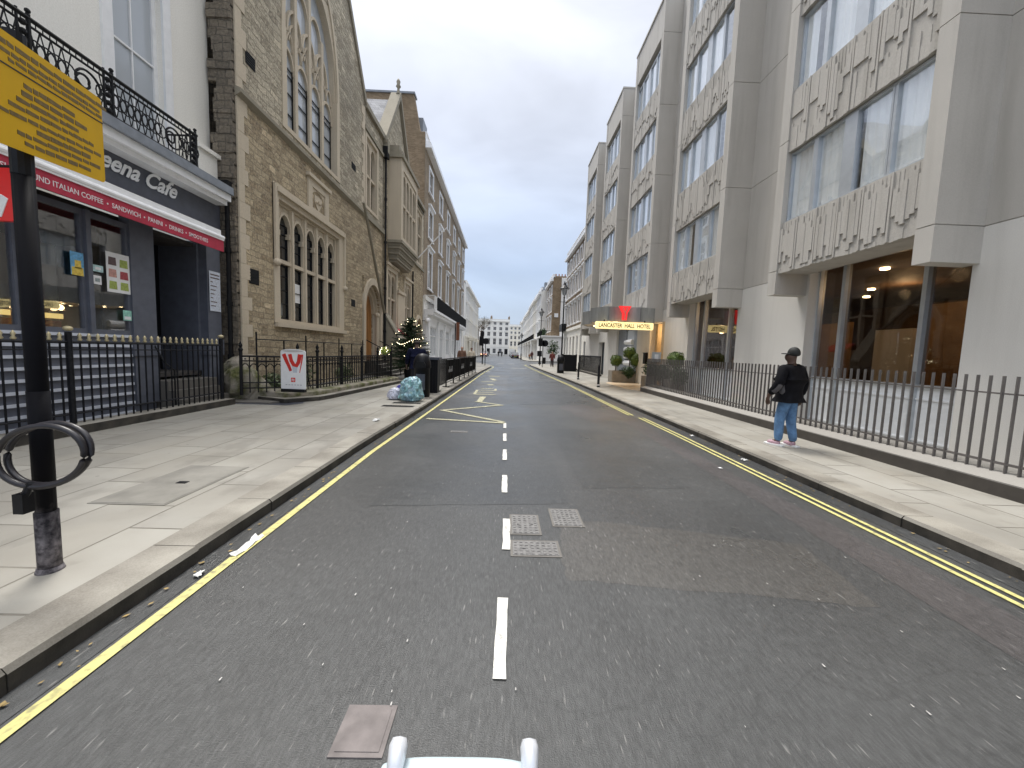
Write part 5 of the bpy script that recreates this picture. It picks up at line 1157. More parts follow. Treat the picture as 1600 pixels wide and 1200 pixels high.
bb = thing('corner_balcony', 'small black balcony with hanging plants on the brick terrace', 'balcony', (8,52,4.9)); MB().box(7.7,8.3,53,55.8,4.75,4.85).box(7.7,7.76,53,55.8,4.85,5.7).box(7.7,8.3,53,53.06,4.85,5.7).build('panel', M['black'], bb)
c2 = house(FR(8.4),71,81,[(5.8,8.2),(9.4,11.6),(12.6,14.0)],3,'corner house with a bare brick side wall and white front','brick','white_paint','stucco',4.7,15.4,9,None,1.3,corn=.5)
MB().box(9.9,17.4,70.8,71.0,4.7,15.3).box(6.7,17.4,70.4,71,0,4.55).box(6.7,8.34,71,81,0,4.5).box(6.5,17.4,70.2,71.02,4.55,4.8).box(6.5,8.3,71.02,81,4.5,4.8).build('white_extension', M['stucco'], c2)
for z in (5.9,9.6,12.6): q = MB().box(10.6,11.7,70.74,70.79,z,z+1.9).build('window', M['white_paint'], c2); MB().box(10.7,11.6,70.70,70.739,z+.1,z+1.8).build('pane', M['darkglass'], q)
MB().box(8.8,9.5,70.86,70.98,8.2,8.9).build('wall_plate', M['white_paint'], c2)
bal = thing('balcony_railing', 'black balcony railing with dark plants on the white corner house', 'railing', (6.6,74,4.8))
mb = MB(); [mb.tube((6.6,70.3+k*.3,4.8),(6.6,70.3+k*.3,5.7),.02,4) for k in range(36)]; [mb.tube((6.6+k*.3,70.3,4.8),(6.6+k*.3,70.3,5.7),.02,4) for k in range(7)]
mb.box(6.57,6.63,70.3,81,5.66,5.72).box(6.6,8.4,70.27,70.33,5.66,5.72).build('bars', M['iron'], bal)
for k, (y, s_) in enumerate(((71.5,.5),(74,.4),(77,.6))):
    sh = thing('balcony_shrub', ['tall dark shrub nearest the corner on the white balcony','short shrub in the middle of the white balcony','large shrub at the far end of the white balcony'][k], 'shrub', (7.1,y,4.8), 'balcony shrubs'); leafball(MB(),(7.1,y,5.5),s_,260,.14,rl,.2,(1,1,1.5)).build('foliage', M['dark_leaf'], sh, rec=False); MB().tube((7.1,y,4.8),(7.1,y,5.6),.05,5).build('stem', M['bark'], sh)
tn = ['white','cream','pale white','ivory']
ordn = ['nearest','second','third','fourth','fifth','sixth','seventh','eighth','ninth','farthest']
fR3 = FR(7.2)
for k in range(9):
    a = 81.2+k*11.4
    house(fR3,a,a+11.4,[(5.4,8.0),(9.0,11.2),(12.0,13.4)],3,'%s %s stucco house of the long right terrace' % (ordn[k] if k < 8 else 'farthest', tn[k % 3]),('stucco','stucco_cream','stucco')[k % 3],('white_paint','stucco')[k % 2],'stucco',4.4,14.6+(k % 3)*.25,9,'stucco houses of the right terrace',1.25,corn=.6,balc=(4.5,1.3),dormer=2,gdoor=True)
for k in range(9):
    a = 81.2+k*11.4; o = thing('entrance_portico', '%s columned white portico along the right terrace' % (ordn[k] if k < 8 else 'farthest'), 'portico', (6,a+9.5,0), 'porticoes of the right terrace')
    MB().box(5.9,7.1,a+8.3,a+10.8,3.6,4.3).build('entablature', M['stucco'], o)
    for y in (a+8.6,a+10.5): MB().lathe((6.15,y,.12), [(.24,0),(.2,.15),(.17,3.2),(.24,3.48)], 10).build('column', M['white_paint'], o, True)
# left terrace across the side street
f9 = FL(-9)
for k in range(4):
    a = 86+k*10
    house(f9,a,a+10,[(5.6,8.4),(9.6,12),(13,14.8)],3,'%s cream stucco house of the left terrace beyond the side street' % ['nearest','second','third','farthest'][k],'stucco_cream' if k % 2 else 'stucco','stucco','stucco_cream',4.8,16.4,9,'cream houses on the left',1.3,corn=.7)
    o = thing('entrance_portico', '%s columned porch of the cream left terrace' % ['nearest','second','third','farthest'][k], 'portico', (-8,a+8,0), 'porticoes of the left terrace')
    MB().box(-8.95,-7.5,a+6.6,a+9.4,3.9,4.7).build('entablature', M['stucco_cream'], o)
    for y in (a+6.9,a+9.1): MB().lathe((-7.75,y,.12), [(.26,0),(.22,.15),(.19,3.5),(.26,3.78)], 10).build('column', M['stucco'], o, True)
# end of the street
FE = FC(196)
house(FE,-7,2,[(4.9,8.0),(9.2,11.2),(12.2,13.8),(14.9,16.2)],3,'right half of the white terrace closing the end of the street','stucco','stucco','stucco',4.0,17.2,10,'white terrace at the end',1.5,corn=.5,pane='greyglass',chim=True)
house(FE,-16,-7,[(4.9,8.0),(9.2,11.2),(12.2,13.8),(14.9,16.2)],3,'left half of the white terrace closing the end of the street behind the bare tree','stucco','stucco','stucco',4.0,17.2,10,'white terrace at the end',1.5,corn=.5,chim=True,pane='greyglass')
house(FC(222),2.3,9,[(4.9,7.5),(8.8,10.6),(11.8,13.2),(14.3,15.6)],3,'narrow grey-white house glimpsed beyond the end terrace','stucco_cream','stucco','stucco_cream',4.0,16.6,8,None,1.2,corn=.4)
# bare trees
def bare_tree(x, y, h, label, seed):
    r_ = random.Random(seed); o = thing('bare_tree', label, 'tree', (x,y,0), 'bare winter trees'); tr, br, tw = MB(), MB(), MB()
    tr.tube((x,y,0),(x,y,h*.35),.28,8,.2)
    def grow(p, d, l, r, lv):
        q = p+d*l; (br if lv < 3 else tw).tube(p, q, r, 5 if lv < 3 else 3, r*.65, cap=False)
        if lv < 6:
            for _ in range(3 if lv < 4 else 2):
                nd = (d+Vector((r_.gauss(0,.5),r_.gauss(0,.5),r_.gauss(.1,.35)))).normalized(); grow(q, nd, l*r_.uniform(.65,.85), r*.6, lv+1)
    grow(Vector((x,y,h*.35)), Vector((0,0,1)), h*.17, .19, 0)
    tr.build('trunk', M['bark'], o); br.build('branches', M['bark'], o, rec=False); tw.build('crown', plain('twigs', (.13,.115,.09), .9), o, rec=False)
bare_tree(-8.6,134,15,'bare winter tree leaning over the road past the cream terrace',3); bare_tree(-10.5,150,17,'taller bare tree behind the first one before the end terrace',8); bare_tree(-9.8,166,15,'farthest bare tree close to the white end terrace',5)

# ------------------------------------------------------------------ vehicles
mcar = {}
def carpaint(c):
    k = str(c)
    if k not in mcar: mcar[k] = plain('car_paint', c, .25, .05, 2, **{'Coat Weight': .6})
    return mcar[k]
def car(x, y, c, label, L_=4.4, W=1.78, Hh=1.46, van=False, back=True, group='cars parked on the right'):
    """nose towards -Y when back is False"""
    o = thing('parked_car', label, 'car' if not van else 'van', (x,y,0), group); s_ = 1 if back else -1
    f_ = Fr((x,y,0),(0,s_,0),(1,0,0))
    if van: prof = [(-L_/2,.35),(-L_/2,1.3),(-L_/2+.05,Hh),(L_/2-1.2,Hh),(L_/2-.6,1.25),(L_/2-.05,1.0),(L_/2,.35)]
    else: prof = [(-L_/2,.35),(-L_/2-.02,.7),(-L_/2+.12,.95),(-L_/2+.5,1.0),(L_/2-1.2,.98),(L_/2-.25,.82),(L_/2,.6),(L_/2,.35)]
    MB().prism(f_, prof, -W/2, W/2).build('body', carpaint(c), o, bev=.06)
    if not van:
        P = [(-L_/2+.35,.98),(-L_/2+.85,Hh-.05),(L_/2-2.2,Hh-.05),(L_/2-1.3,.96)]; MB().prism(f_, P, -W/2+.1, W/2-.1).build('glasshouse', M['darkglass'], o, bev=.05)
        MB().prism(f_, [(-L_/2+.8,Hh-.06),(-L_/2+1.0,Hh),(L_/2-2.4,Hh),(L_/2-2.1,Hh-.06)], -W/2+.13, W/2-.13).build('roof', carpaint(c), o, bev=.02)
    else: MB().prism(f_, [(L_/2-1.25,Hh-.1),(L_/2-.62,1.28),(L_/2-.58,1.25),(L_/2-1.15,Hh-.12)], -W/2+.1, W/2-.1).build('windscreen', M['darkglass'], o)
    for u in (-L_/2+.8, L_/2-.8):
        for d in (-1,1):
            wv = MB().tube(f_.p(u,.32,d*(W/2-.2)), f_.p(u,.32,d*(W/2+.01)), .32, 16).build('wheel', M['black'], o); MB().tube(f_.p(u,.32,d*(W/2+.011)), f_.p(u,.32,d*(W/2+.02)), .2, 12).build('rim', M['alu'], wv)
    e0 = -L_/2-.03
    for d in (-1,1):
        MB().fb(f_,e0,e0+.05,.68,.84,d*(W/2-.32)-.12,d*(W/2-.32)+.12).build('tail_light', plain('tail_red', (.4,.01,.01), .3), o)
        MB().fb(f_,L_/2-.12,L_/2+.02,.6,.74,d*(W/2-.3)-.14,d*(W/2-.3)+.14).build('headlight', M['white_paint'], o)
    MB().fb(f_,e0-.01,e0+.02,.5,.61,-.26,.26).build('number_plate', plain('plate_yellow', (.6,.5,.08), .4), o); return o
cc_ = [((.02,.022,.028),'nearest black car parked at the head of the right-hand row'),((.10,.11,.12),'dark grey car parked second in the right-hand row'),((.03,.04,.07),'navy car parked third in the right-hand row'),((.02,.02,.02),'black car parked fourth in the right-hand row'),((.3,.31,.32),'silver car parked fifth in the right-hand row'),((.02,.03,.03),'dark car parked behind the silver one')]
for k, (c, l) in enumerate(cc_): car(2.55,96+k*6.2,c,l,back=(k % 2 == 0))
car(2.5,138,(.72,.73,.74),'tall white van parked at the far end of the right-hand row',5.2,1.95,2.5,van=True)
car(-5.9,108,(.35,.05,.035),'red car with lit headlamps facing the camera on the left',4.2,1.78,1.5,back=False,group='cars parked on the left'); car(-5.8,116,(.03,.03,.035),'black car parked behind the red car on the left',group='cars parked on the left')
rc = [o for o in bpy.data.objects if o.name.startswith('headlight') and o.parent and 'red car' in o.parent.get('label','')]
mh = emit('lit_headlamp', (1,.75,.4), 2.5)
for o in rc: o.data.materials.clear(); o.data.materials.append(mh)

# ------------------------------------------------------------------ signals and signs at the junction
ts = thing('traffic_signal', 'tall black traffic signal on the left corner of the junction', 'traffic light', (-2.55,44,.12))
MB().tube((-2.55,44,.12),(-2.55,44,3.2),.07,10).build('pole', M['black'], ts)
MB().box(-2.95,-2.45,43.75,43.9,2.2,3.25).build('backing_board', M['black'], ts, bev=.03); MB().lathe((-2.6,43.9,3.25), [(.16,0),(.2,.1),(.2,.45),(.14,.6)], 10).build('signal_head', M['black'], ts)
mb = MB(); [mb.tube((-2.7,43.7,2.42+k*.3),(-2.7,43.76,2.42+k*.3),.11,12) for k in range(3)]; mb.build('hoods', M['iron'], ts)
rs2 = thing('round_sign', 'back of a round black sign beside the left traffic signal', 'sign', (-2.03,39.9,.12)); MB().tube((-2.03,39.9,.12),(-2.03,39.9,2.9),.04,8).build('pole', M['iron'], rs2); MB().tube((-2.0,39.8,2.62),(-2.0,39.84,2.62),.32,24).build('disc', M['black'], rs2)
ts2 = thing('traffic_signal', 'square black signal board on a pole at the right corner of the junction', 'traffic light', (4.2,46,.12))
MB().tube((4.2,46,.12),(4.2,46,3.0),.06,8).build('pole', M['black'], ts2); MB().box(3.95,4.45,45.8,45.92,2.4,3.35).build('backing_board', M['black'], ts2, bev=.03); MB().box(3.85,4.4,45.75,45.95,1.2,1.85).build('control_box', M['black'], ts2, bev=.02)
mb = MB(); [mb.tube((4.2,45.74,2.6+k*.28),(4.2,45.8,2.6+k*.28),.1,12) for k in range(3)]; mb.build('hoods', M['iron'], ts2)
rs3 = thing('round_sign', 'back of a round black sign at the right corner of the junction', 'sign', (3.95,40.2,.12)); MB().tube((3.95,40.2,.12),(3.95,40.2,2.9),.035,8).build('pole', M['iron'], rs3); MB().tube((4.15,40.1,2.62),(4.15,40.14,2.62),.34,24).box(3.9,4.1,40.1,40.14,2.3,2.94).build('disc', M['black'], rs3)
lb2 = thing('post_bin', 'small dark bin strapped to the round sign pole on the right', 'litter bin', (4.0,40,.5)); MB().lathe((4.08,39.95,.5), [(.15,0),(.19,.1),(.19,.6),(.14,.66)], 12).build('body', M['iron'], lb2); MB().box(3.98,4.04,40.08,40.2,.7,.76).build('strap', M['alu'], lb2)
# ------------------------------------------------------------------ guard barrier, cabinet, bags, a-board
gb = thing('pavement_barrier', 'black pavement barrier with fabric panels along the left kerb', 'barrier', (-2.3,20,.12)); G0, G1 = Vector((-2.42,13.9)), Vector((-1.98,26.2))
mb, mp2, mt = MB(), MB(), MB(); n = 7
for k in range(n+1):
    q = G0.lerp(G1,k/n); mb.tube((*q,.12),(*q,1.28),.03,6).box(q.x-.14,q.x+.14,q.y-.03,q.y+.03,.12,.15)
mb.build('posts', M['black'], gb); MB().tube((*G0,1.26),(*G1,1.26),.03,6).tube((*G0,.3),(*G1,.3),.02,6).build('rail', M['black'], gb)
for k in range(n):
    a, b_ = G0.lerp(G1,(k+.04)/n), G0.lerp(G1,(k+.96)/n)
    if k == 0:
        mb = MB()
        for j in range(9): q = a.lerp(b_,j/8); mb.tube((*q,.3),(*q,1.26),.018,4)
        mb.build('bars', M['black'], gb); continue
    mb = MB(); m_ = 12
    for j in range(m_):
        q, q2 = a.lerp(b_,j/m_), a.lerp(b_,(j+1)/m_); o1, o2 = .02*math.sin(j*1.4), .02*math.sin((j+1)*1.4)
        mb.hexa([(q.x+o1,q.y,.36),(q.x+o1+.01,q.y,.36),(q2.x+o2+.01,q2.y,.36),(q2.x+o2,q2.y,.36),(q.x+o1,q.y,1.22),(q.x+o1+.01,q.y,1.22),(q2.x+o2+.01,q2.y,1.22),(q2.x+o2,q2.y,1.22)])
    pn = mb.build('fabric_panel', M['matte_black'], gb)
    if k == 3:
        mb = MB()
        for j in range(7): mb.box(a.x-.045,a.x-.03,a.y+.15,b_.y-.15,.45+j*.1,.5+j*.1)
        mb.build('pale_print', M['alu'], pn)
    if k in (1,3,5):
        mb = MB()
        for j in range(6):
            q = a.lerp(b_,.2+j*.1); mb.box(q.x+.03,q.x+.04,q.y-.04,q.y+.04,.7,.7+.12*(1+j%2))
        mb.build('pale_print', plain('faded_print', (.35,.35,.36), .7), pn)
cb = thing('black_cabinet', 'black slatted cabinet between the domed bin and the barrier', 'cabinet', (-2.6,13.6,.12)); MB().box(-2.92,-2.3,13.3,13.75,.12,1.28).build('body', M['black'], cb, bev=.02); MB().box(-2.98,-2.24,13.24,13.8,1.28,1.36).build('lid', M['darkgrey'], cb)
mb = MB(); [mb.box(-2.9+k*.1,-2.86+k*.1,13.28,13.3,.2,1.2) for k in range(6)]; mb.build('slats', M['iron'], cb)
bd = thing('dark_chair_stack', 'dark folded seats behind the cabinet by the white shopfront', 'chair', (-3.3,16,.12)); mb = MB()
for k in range(3): mb.box(-3.5+k*.12,-3.45+k*.12,15.9,16.4,.6,1.55); mb.box(-3.6+k*.12,-3.2+k*.12,15.9,16.4,.5,.55)
mb.build('seats', M['iron'], bd); mb = MB(); [mb.tube((-3.55+i*.4,15.95+j*.4,.12),(-3.55+i*.4,15.95+j*.4,.55),.02,5) for i in (0,1) for j in (0,1)]; mb.build('legs', M['iron'], bd)

def bag(c, r, h, mat, label, seed, name='rubbish_bag', knot=False, lump=.16):
    o = thing(name, label, 'rubbish bag', (c[0],c[1],.12), 'rubbish bags'); bm = bmesh.new(); bmesh.ops.create_icosphere(bm, subdivisions=5, radius=1)
    from mathutils import noise as mn
    for v in bm.verts:
        p = v.co.copy(); k = 1+lump*mn.noise(p*2.6+Vector((seed,0,0)))+.10*mn.noise(p*6+Vector((0,seed,0)))+.05*abs(mn.noise(p*15)); z = p.z
        hr = math.hypot(p.x,p.y)+1e-6; bx_ = min(1.25, (hr**.55)/hr) if hr > .05 else 1; bx_ = min(bx_, 2.0)*(.95-.12*max(0,z)); th_ = math.atan2(p.y,p.x); zz = math.copysign(abs(z)**.72, z); k += .07*math.sin(7*th_+seed+3*z)*max(0,z)**.7+.035*math.sin(13*th_+5*z+seed); v.co = Vector((p.x*k*r*bx_*(1.04-.16*zz), p.y*k*r*bx_*.9*(1.04-.16*zz), max(-.94,zz)*h*.53*(1+.10*mn.noise(p*4+Vector((9,seed,0)))+.10*p.x if z > 0 else 1)))
    me = bpy.data.meshes.new('bag'); bm.to_mesh(me); bm.free(); me.materials.append(mat)
    for p in me.polygons: p.use_smooth = True
    ob = bpy.data.objects.new('bag', me); col.objects.link(ob); ob.parent = o; ob.location = (0,0,h*.5)
    ORG[ob.name] = ORG[o.name]
    if knot: MB().lathe((c[0],c[1],.12+h*.93), [(.05,0),(.025,.04),(.05,.09),(.09,.14)], 7).build('knot', mat, o)
    return o
t = NT('blue_recycling_plastic'); vv = t.n('TexVoronoi'); vv.inputs['Scale'].default_value = 9; t.l(t.pos(), vv.inputs[0])
c = t.ramp(t.noise(9,4), [(.35,(.04,.10,.13)),(.46,(.16,.36,.44)),(.54,(.42,.68,.76)),(.60,(.14,.32,.42)),(.68,(.35,.45,.42))]); c = t.mix(.3, c, t.mix(.8, vv.outputs['Color'], (.3,.5,.5))); mbag = t.out(c, .28, t.bump(t.noise(14,5), .05, .8), **{'Coat Weight': .5})
bag((-2.68,11.15,0),.33,.68,mbag,'bulging light blue recycling bag leaning against the domed bin',2,lump=.26)
bag((-3.22,11.35,0),.19,.34,plain('white_bag_plastic', (.55,.56,.66), .35, .2),'small white carrier bag beside the blue recycling bag',5,'carrier_bag')
bag((-3.1,11.55,0),.15,.42,plain('indigo_bag_plastic', (.05,.05,.30), .35, .3),'small indigo bag tucked behind the white carrier bag',8,'carrier_bag')
ab = thing('advertising_board', 'white pavement board with red ribbon stripes and a cup on the mossy kerb', 'sign', (-5.5,10.0,.2))
fa = Fr((-5.40,9.92,.22),(1,-.05,0),(-.05,-1,0)); P = []
def rr2(u0,u1,w0,w1,r): return [(cx+r*math.cos(R(a0+k*22.5)), cy+r*math.sin(R(a0+k*22.5))) for cx,cy,a0 in ((u1-r,w1-r,0),(u0+r,w1-r,90),(u0+r,w0+r,180),(u1-r,w0+r,270)) for k in range(5)]
MB().prism(fa, rr2(-.32,.32,.26,1.27,.05), -.03, 0).prism(fa, [(.30*math.cos(a),1.245+.055*math.sin(a)) for a in [math.pi*2*k/20 for k in range(20)]], -.03, .001).build('panel', M['white_paint'], ab)
MB().prism(fa, [(.27*math.cos(a),1.25+.03*math.sin(a)) for a in [math.pi*2*k/20 for k in range(20)]], .001, .004).build('cup_rim', plain('cup_grey', (.55,.52,.5), .4), ab)
mcr = plain('ribbon_red', (.62,.035,.025), .45, .1)
def curve_band(pl, wa, wb, d):
    mb = MB(); n = len(pl)
    for i in range(n-1):
        w0_, w1_ = wa+(wb-wa)*i/(n-1), wa+(wb-wa)*(i+1)/(n-1); a, b_ = Vector(pl[i]), Vector(pl[i+1]); t0 = (Vector(pl[min(n-1,i+1)])-Vector(pl[max(0,i-1)])).normalized(); t1 = (Vector(pl[min(n-1,i+2)])-Vector(pl[i])).normalized()
        n0, n1 = Vector((-t0.y,t0.x)), Vector((-t1.y,t1.x)); q = [a+n0*w0_, b_+n1*w1_, b_-n1*w1_, a-n0*w0_]
        mb.hexa([fa.p(*q[0],.001),fa.p(*q[1],.001),fa.p(*q[2],.001),fa.p(*q[3],.001),fa.p(*q[0],d),fa.p(*q[1],d),fa.p(*q[2],d),fa.p(*q[3],d)])
    return mb
mb = curve_band([(-.24,1.17),(-.17,1.0),(-.10,.85),(-.06,.74)], .05, .035, .005); m2_ = curve_band([(-.08,1.17),(-.04,1.0),(.02,.9),(.09,.88),(.15,.98),(.18,1.17)], .045, .05, .006); m3_ = curve_band([(.25,1.17),(.23,1.0),(.2,.85),(.17,.7)], .02, .008, .004)
for q in (m2_, m3_): mb.add(q.v, q.f)
mb.build('red_ribbons', mcr, ab)
m_ = MB().prism(fa, [(-.02,.86),(.12,.86),(.1,.7),(0,.7)], .001, .003); m_.build('cup_shading', plain('cup_blue_grey', (.55,.6,.66), .4), ab)
MB().prism(fa, rr2(-.055,.055,.46,.57,.008), .001, .005).build('logo_square', mcr, ab); text('illy', .075, fa, 0, .495, .006, M['white_paint'], ab, align='CENTER', bold=.001, ext=.001)
mb = MB(); [mb.fb(fa,-.2+k*.075,-.2+k*.075+.05,.375,.395,.001,.003) for k in range(6)]; mb.build('caption_line', plain('caption_grey', (.45,.45,.47), .5), ab)
MB().tube(fa.p(-.25,.25,-.03),fa.p(-.25,1.1,-.03),.012,5).tube(fa.p(-.25,.3,-.35),fa.p(-.25,1.1,-.04),.012,5).tube(fa.p(.25,.3,-.35),fa.p(.25,1.1,-.04),.012,5).fb(fa,-.3,.3,.2,.28,-.08,.04).build('stand', M['iron'], ab)

# ------------------------------------------------------------------ christmas tree and plants on the left
xt = thing('christmas_tree', 'dark christmas tree strung with warm lights by the oak door', 'tree', (-4.55,18.6,.1)); cx, cy = -4.55, 18.6; r_ = random.Random(12)
MB().tube((cx,cy,.12),(cx,cy,3.0),.06,8,.015).build('trunk', M['bark'], xt); MB().lathe((cx,cy,.12), [(.24,0),(.3,.45),(.3,.5)], 14).build('tub', M['black'], xt)
mb = MB(); lights = MB(); LN = [0]
for i in range(300):
    t_ = r_.random()**.8; z = .7+2.35*t_; L_ = (1.12*(1-t_)**.62+.08)*r_.uniform(.75,1.1); a = r_.uniform(0,6.283); n = max(3,int(L_/.05)); p0 = Vector((cx,cy,z)); d = Vector((math.cos(a),math.sin(a),-.22+.35*t_))
    for j in range(n):
        q = p0+d*L_*(j+1)/n+Vector((0,0,.08*((j+1)/n)**2*L_)); wd = .10*(1.15-(j/n)*.6)
        for s_ in range(7):
            v = Vector((r_.gauss(0,1),r_.gauss(0,1),r_.gauss(0,.7))).normalized()*wd+d*.05; e1 = v.cross(Vector((r_.gauss(0,1),r_.gauss(0,1),1))).normalized()*.013
            mb.add([q-e1,q+e1,q+v], [(0,1,2)])
    if i % 5 == 0:
        e_ = p0+d*L_*.96+Vector((0,0,.07*L_)); lights.ball(e_+Vector((0,0,.02)), .013, 3); LN[0] += 1
mb.build('needles', M['fir'], xt, rec=False)
for k in range(14): a = -2.6+k*.15; lights.ball((cx+.66*math.cos(a),cy+.66*math.sin(a),1.95-.14*math.sin(k*.4)), .015, 3); LN[0] += 1
nf = len(lights.v); per = nf//max(1,LN[0]); me0 = None; mfl = emit('fairy_light', (1,.86,.55), 5)
for k in range(LN[0]):
    vs = lights.v[k*per:(k+1)*per]; c0 = sum(vs, Vector())/per
    if me0 is None: me0 = MB().ball(c0,.016,3).build('fairy_light', mfl, xt); cf0 = c0
    else: q = me0.copy(); col.objects.link(q); q.parent = xt; q.location = c0-cf0
lg = thing('lit_garland', 'yellow-green lit garland on the railing before the oak door', 'garland', (-5.0,16.5,1.5)); leafball(MB(),(-5.1,16.4,1.5),.17,160,.05,rl,.3,(1.3,1,1)).build('foliage', leafmat('lit_green_leaves', (.2,.26,.03), (.4,.5,.12)), lg, rec=False); mb = MB(); [mb.ball((-5.1+rl.uniform(-.2,.2),16.3,1.5+rl.uniform(-.15,.15)),.014,3) for _ in range(14)]; mb.build('lights', bpy.data.materials['fairy_light'], lg)
ra = thing('red_awning', 'small red awning corner behind the christmas tree', 'awning', (-6.6,24,2.6)); MB().add([(-7.1,24.5,2.9),(-6.1,24.5,2.35),(-6.1,26,2.35),(-7.1,26,2.9),(-7.1,24.5,2.85),(-6.1,24.5,2.3),(-6.1,26,2.3),(-7.1,26,2.85)], [(0,1,2,3),(7,6,5,4),(0,4,5,1),(1,5,6,2),(2,6,7,3),(3,7,4,0)]).build('cloth', plain('awning_red', (.5,.03,.05), .7), ra)
for k, (x, y, z, r, l) in enumerate(((-6.35,11.9,.75,.42,'grey-green shrub behind the hall railing beside the advertising board'),(-6.2,15.0,.62,.36,'low leafy shrub behind the middle of the hall railing'),(-6.5,10.9,.5,.28,'small dark plant by the rocky footing of the hall'))):
    sh = thing('garden_shrub', l, 'shrub', (x,y,.16), 'shrubs behind the hall railing'); leafball(MB(),(x,y,z),r,520,.055,rl,.15,(1,1,1.25)).build('foliage', leafmat('sage_leaves', (.05,.075,.03), (.14,.17,.08)) if k == 0 else bpy.data.materials['sage_leaves'], sh, rec=False); MB().tube((x,y,.16),(x,y,z),.02,5).build('stem', M['bark'], sh)
wl_ = thing('flowering_bay_tree', 'dark potted bush with pale flowers by the black enclosure', 'shrub', (5.9,47,.12)); leafball(MB(),(5.8,46.5,2.2),.75,900,.09,rl,.2,(1,1,1.4)).build('foliage', M['dark_leaf'], wl_, rec=False); leafball(MB(),(5.7,46.3,2.3),.8,90,.08,rl,.9,(1,1,1.3)).build('flowers', M['white_paint'], wl_, rec=False); MB().tube((5.8,46.5,.12),(5.8,46.5,1.6),.08,6).build('trunk', M['bark'], wl_)

# ------------------------------------------------------------------ people
def skin(name, V, E_, mat, parent, sub=2, root=0, g=1.0):
    g = {'body': 1.1, 'jacket': 1.32, 'trousers': 1.12, 'shoe': 1.15, 'cap': 1.08, 'hair': 1.15}.get(name, 1.3)
    me = bpy.data.meshes.new(name); me.from_pydata([v[0] for v in V], E_, []); ob = bpy.data.objects.new(name, me); col.objects.link(ob)
    s_ = ob.modifiers.new('s', 'SKIN'); s_.use_smooth_shade = True; s_.branch_smoothing = .4
    for i, v in enumerate(V):
        r = v[1]; q = me.skin_vertices[0].data[i]; q.radius = (r*g, r*g) if isinstance(r, (int, float)) else (r[0]*g, r[1]*g); q.use_root = (i == root)
    sb = ob.modifiers.new('b', 'SUBSURF'); sb.levels = sub; sb.render_levels = sub; bpy.context.view_layer.update()
    nm = bpy.data.meshes.new_from_object(ob.evaluated_get(bpy.context.evaluated_depsgraph_get())); bpy.data.objects.remove(ob); bpy.data.meshes.remove(me); nm.materials.clear(); nm.materials.append(mat)
    for p in nm.polygons: p.use_smooth = True
    o = bpy.data.objects.new(name, nm); col.objects.link(o); o.parent = parent; return o
mskin = plain('dark_skin', (.09,.05,.035), .5, .1); mskin2 = plain('light_skin', (.45,.28,.2), .5, .1)
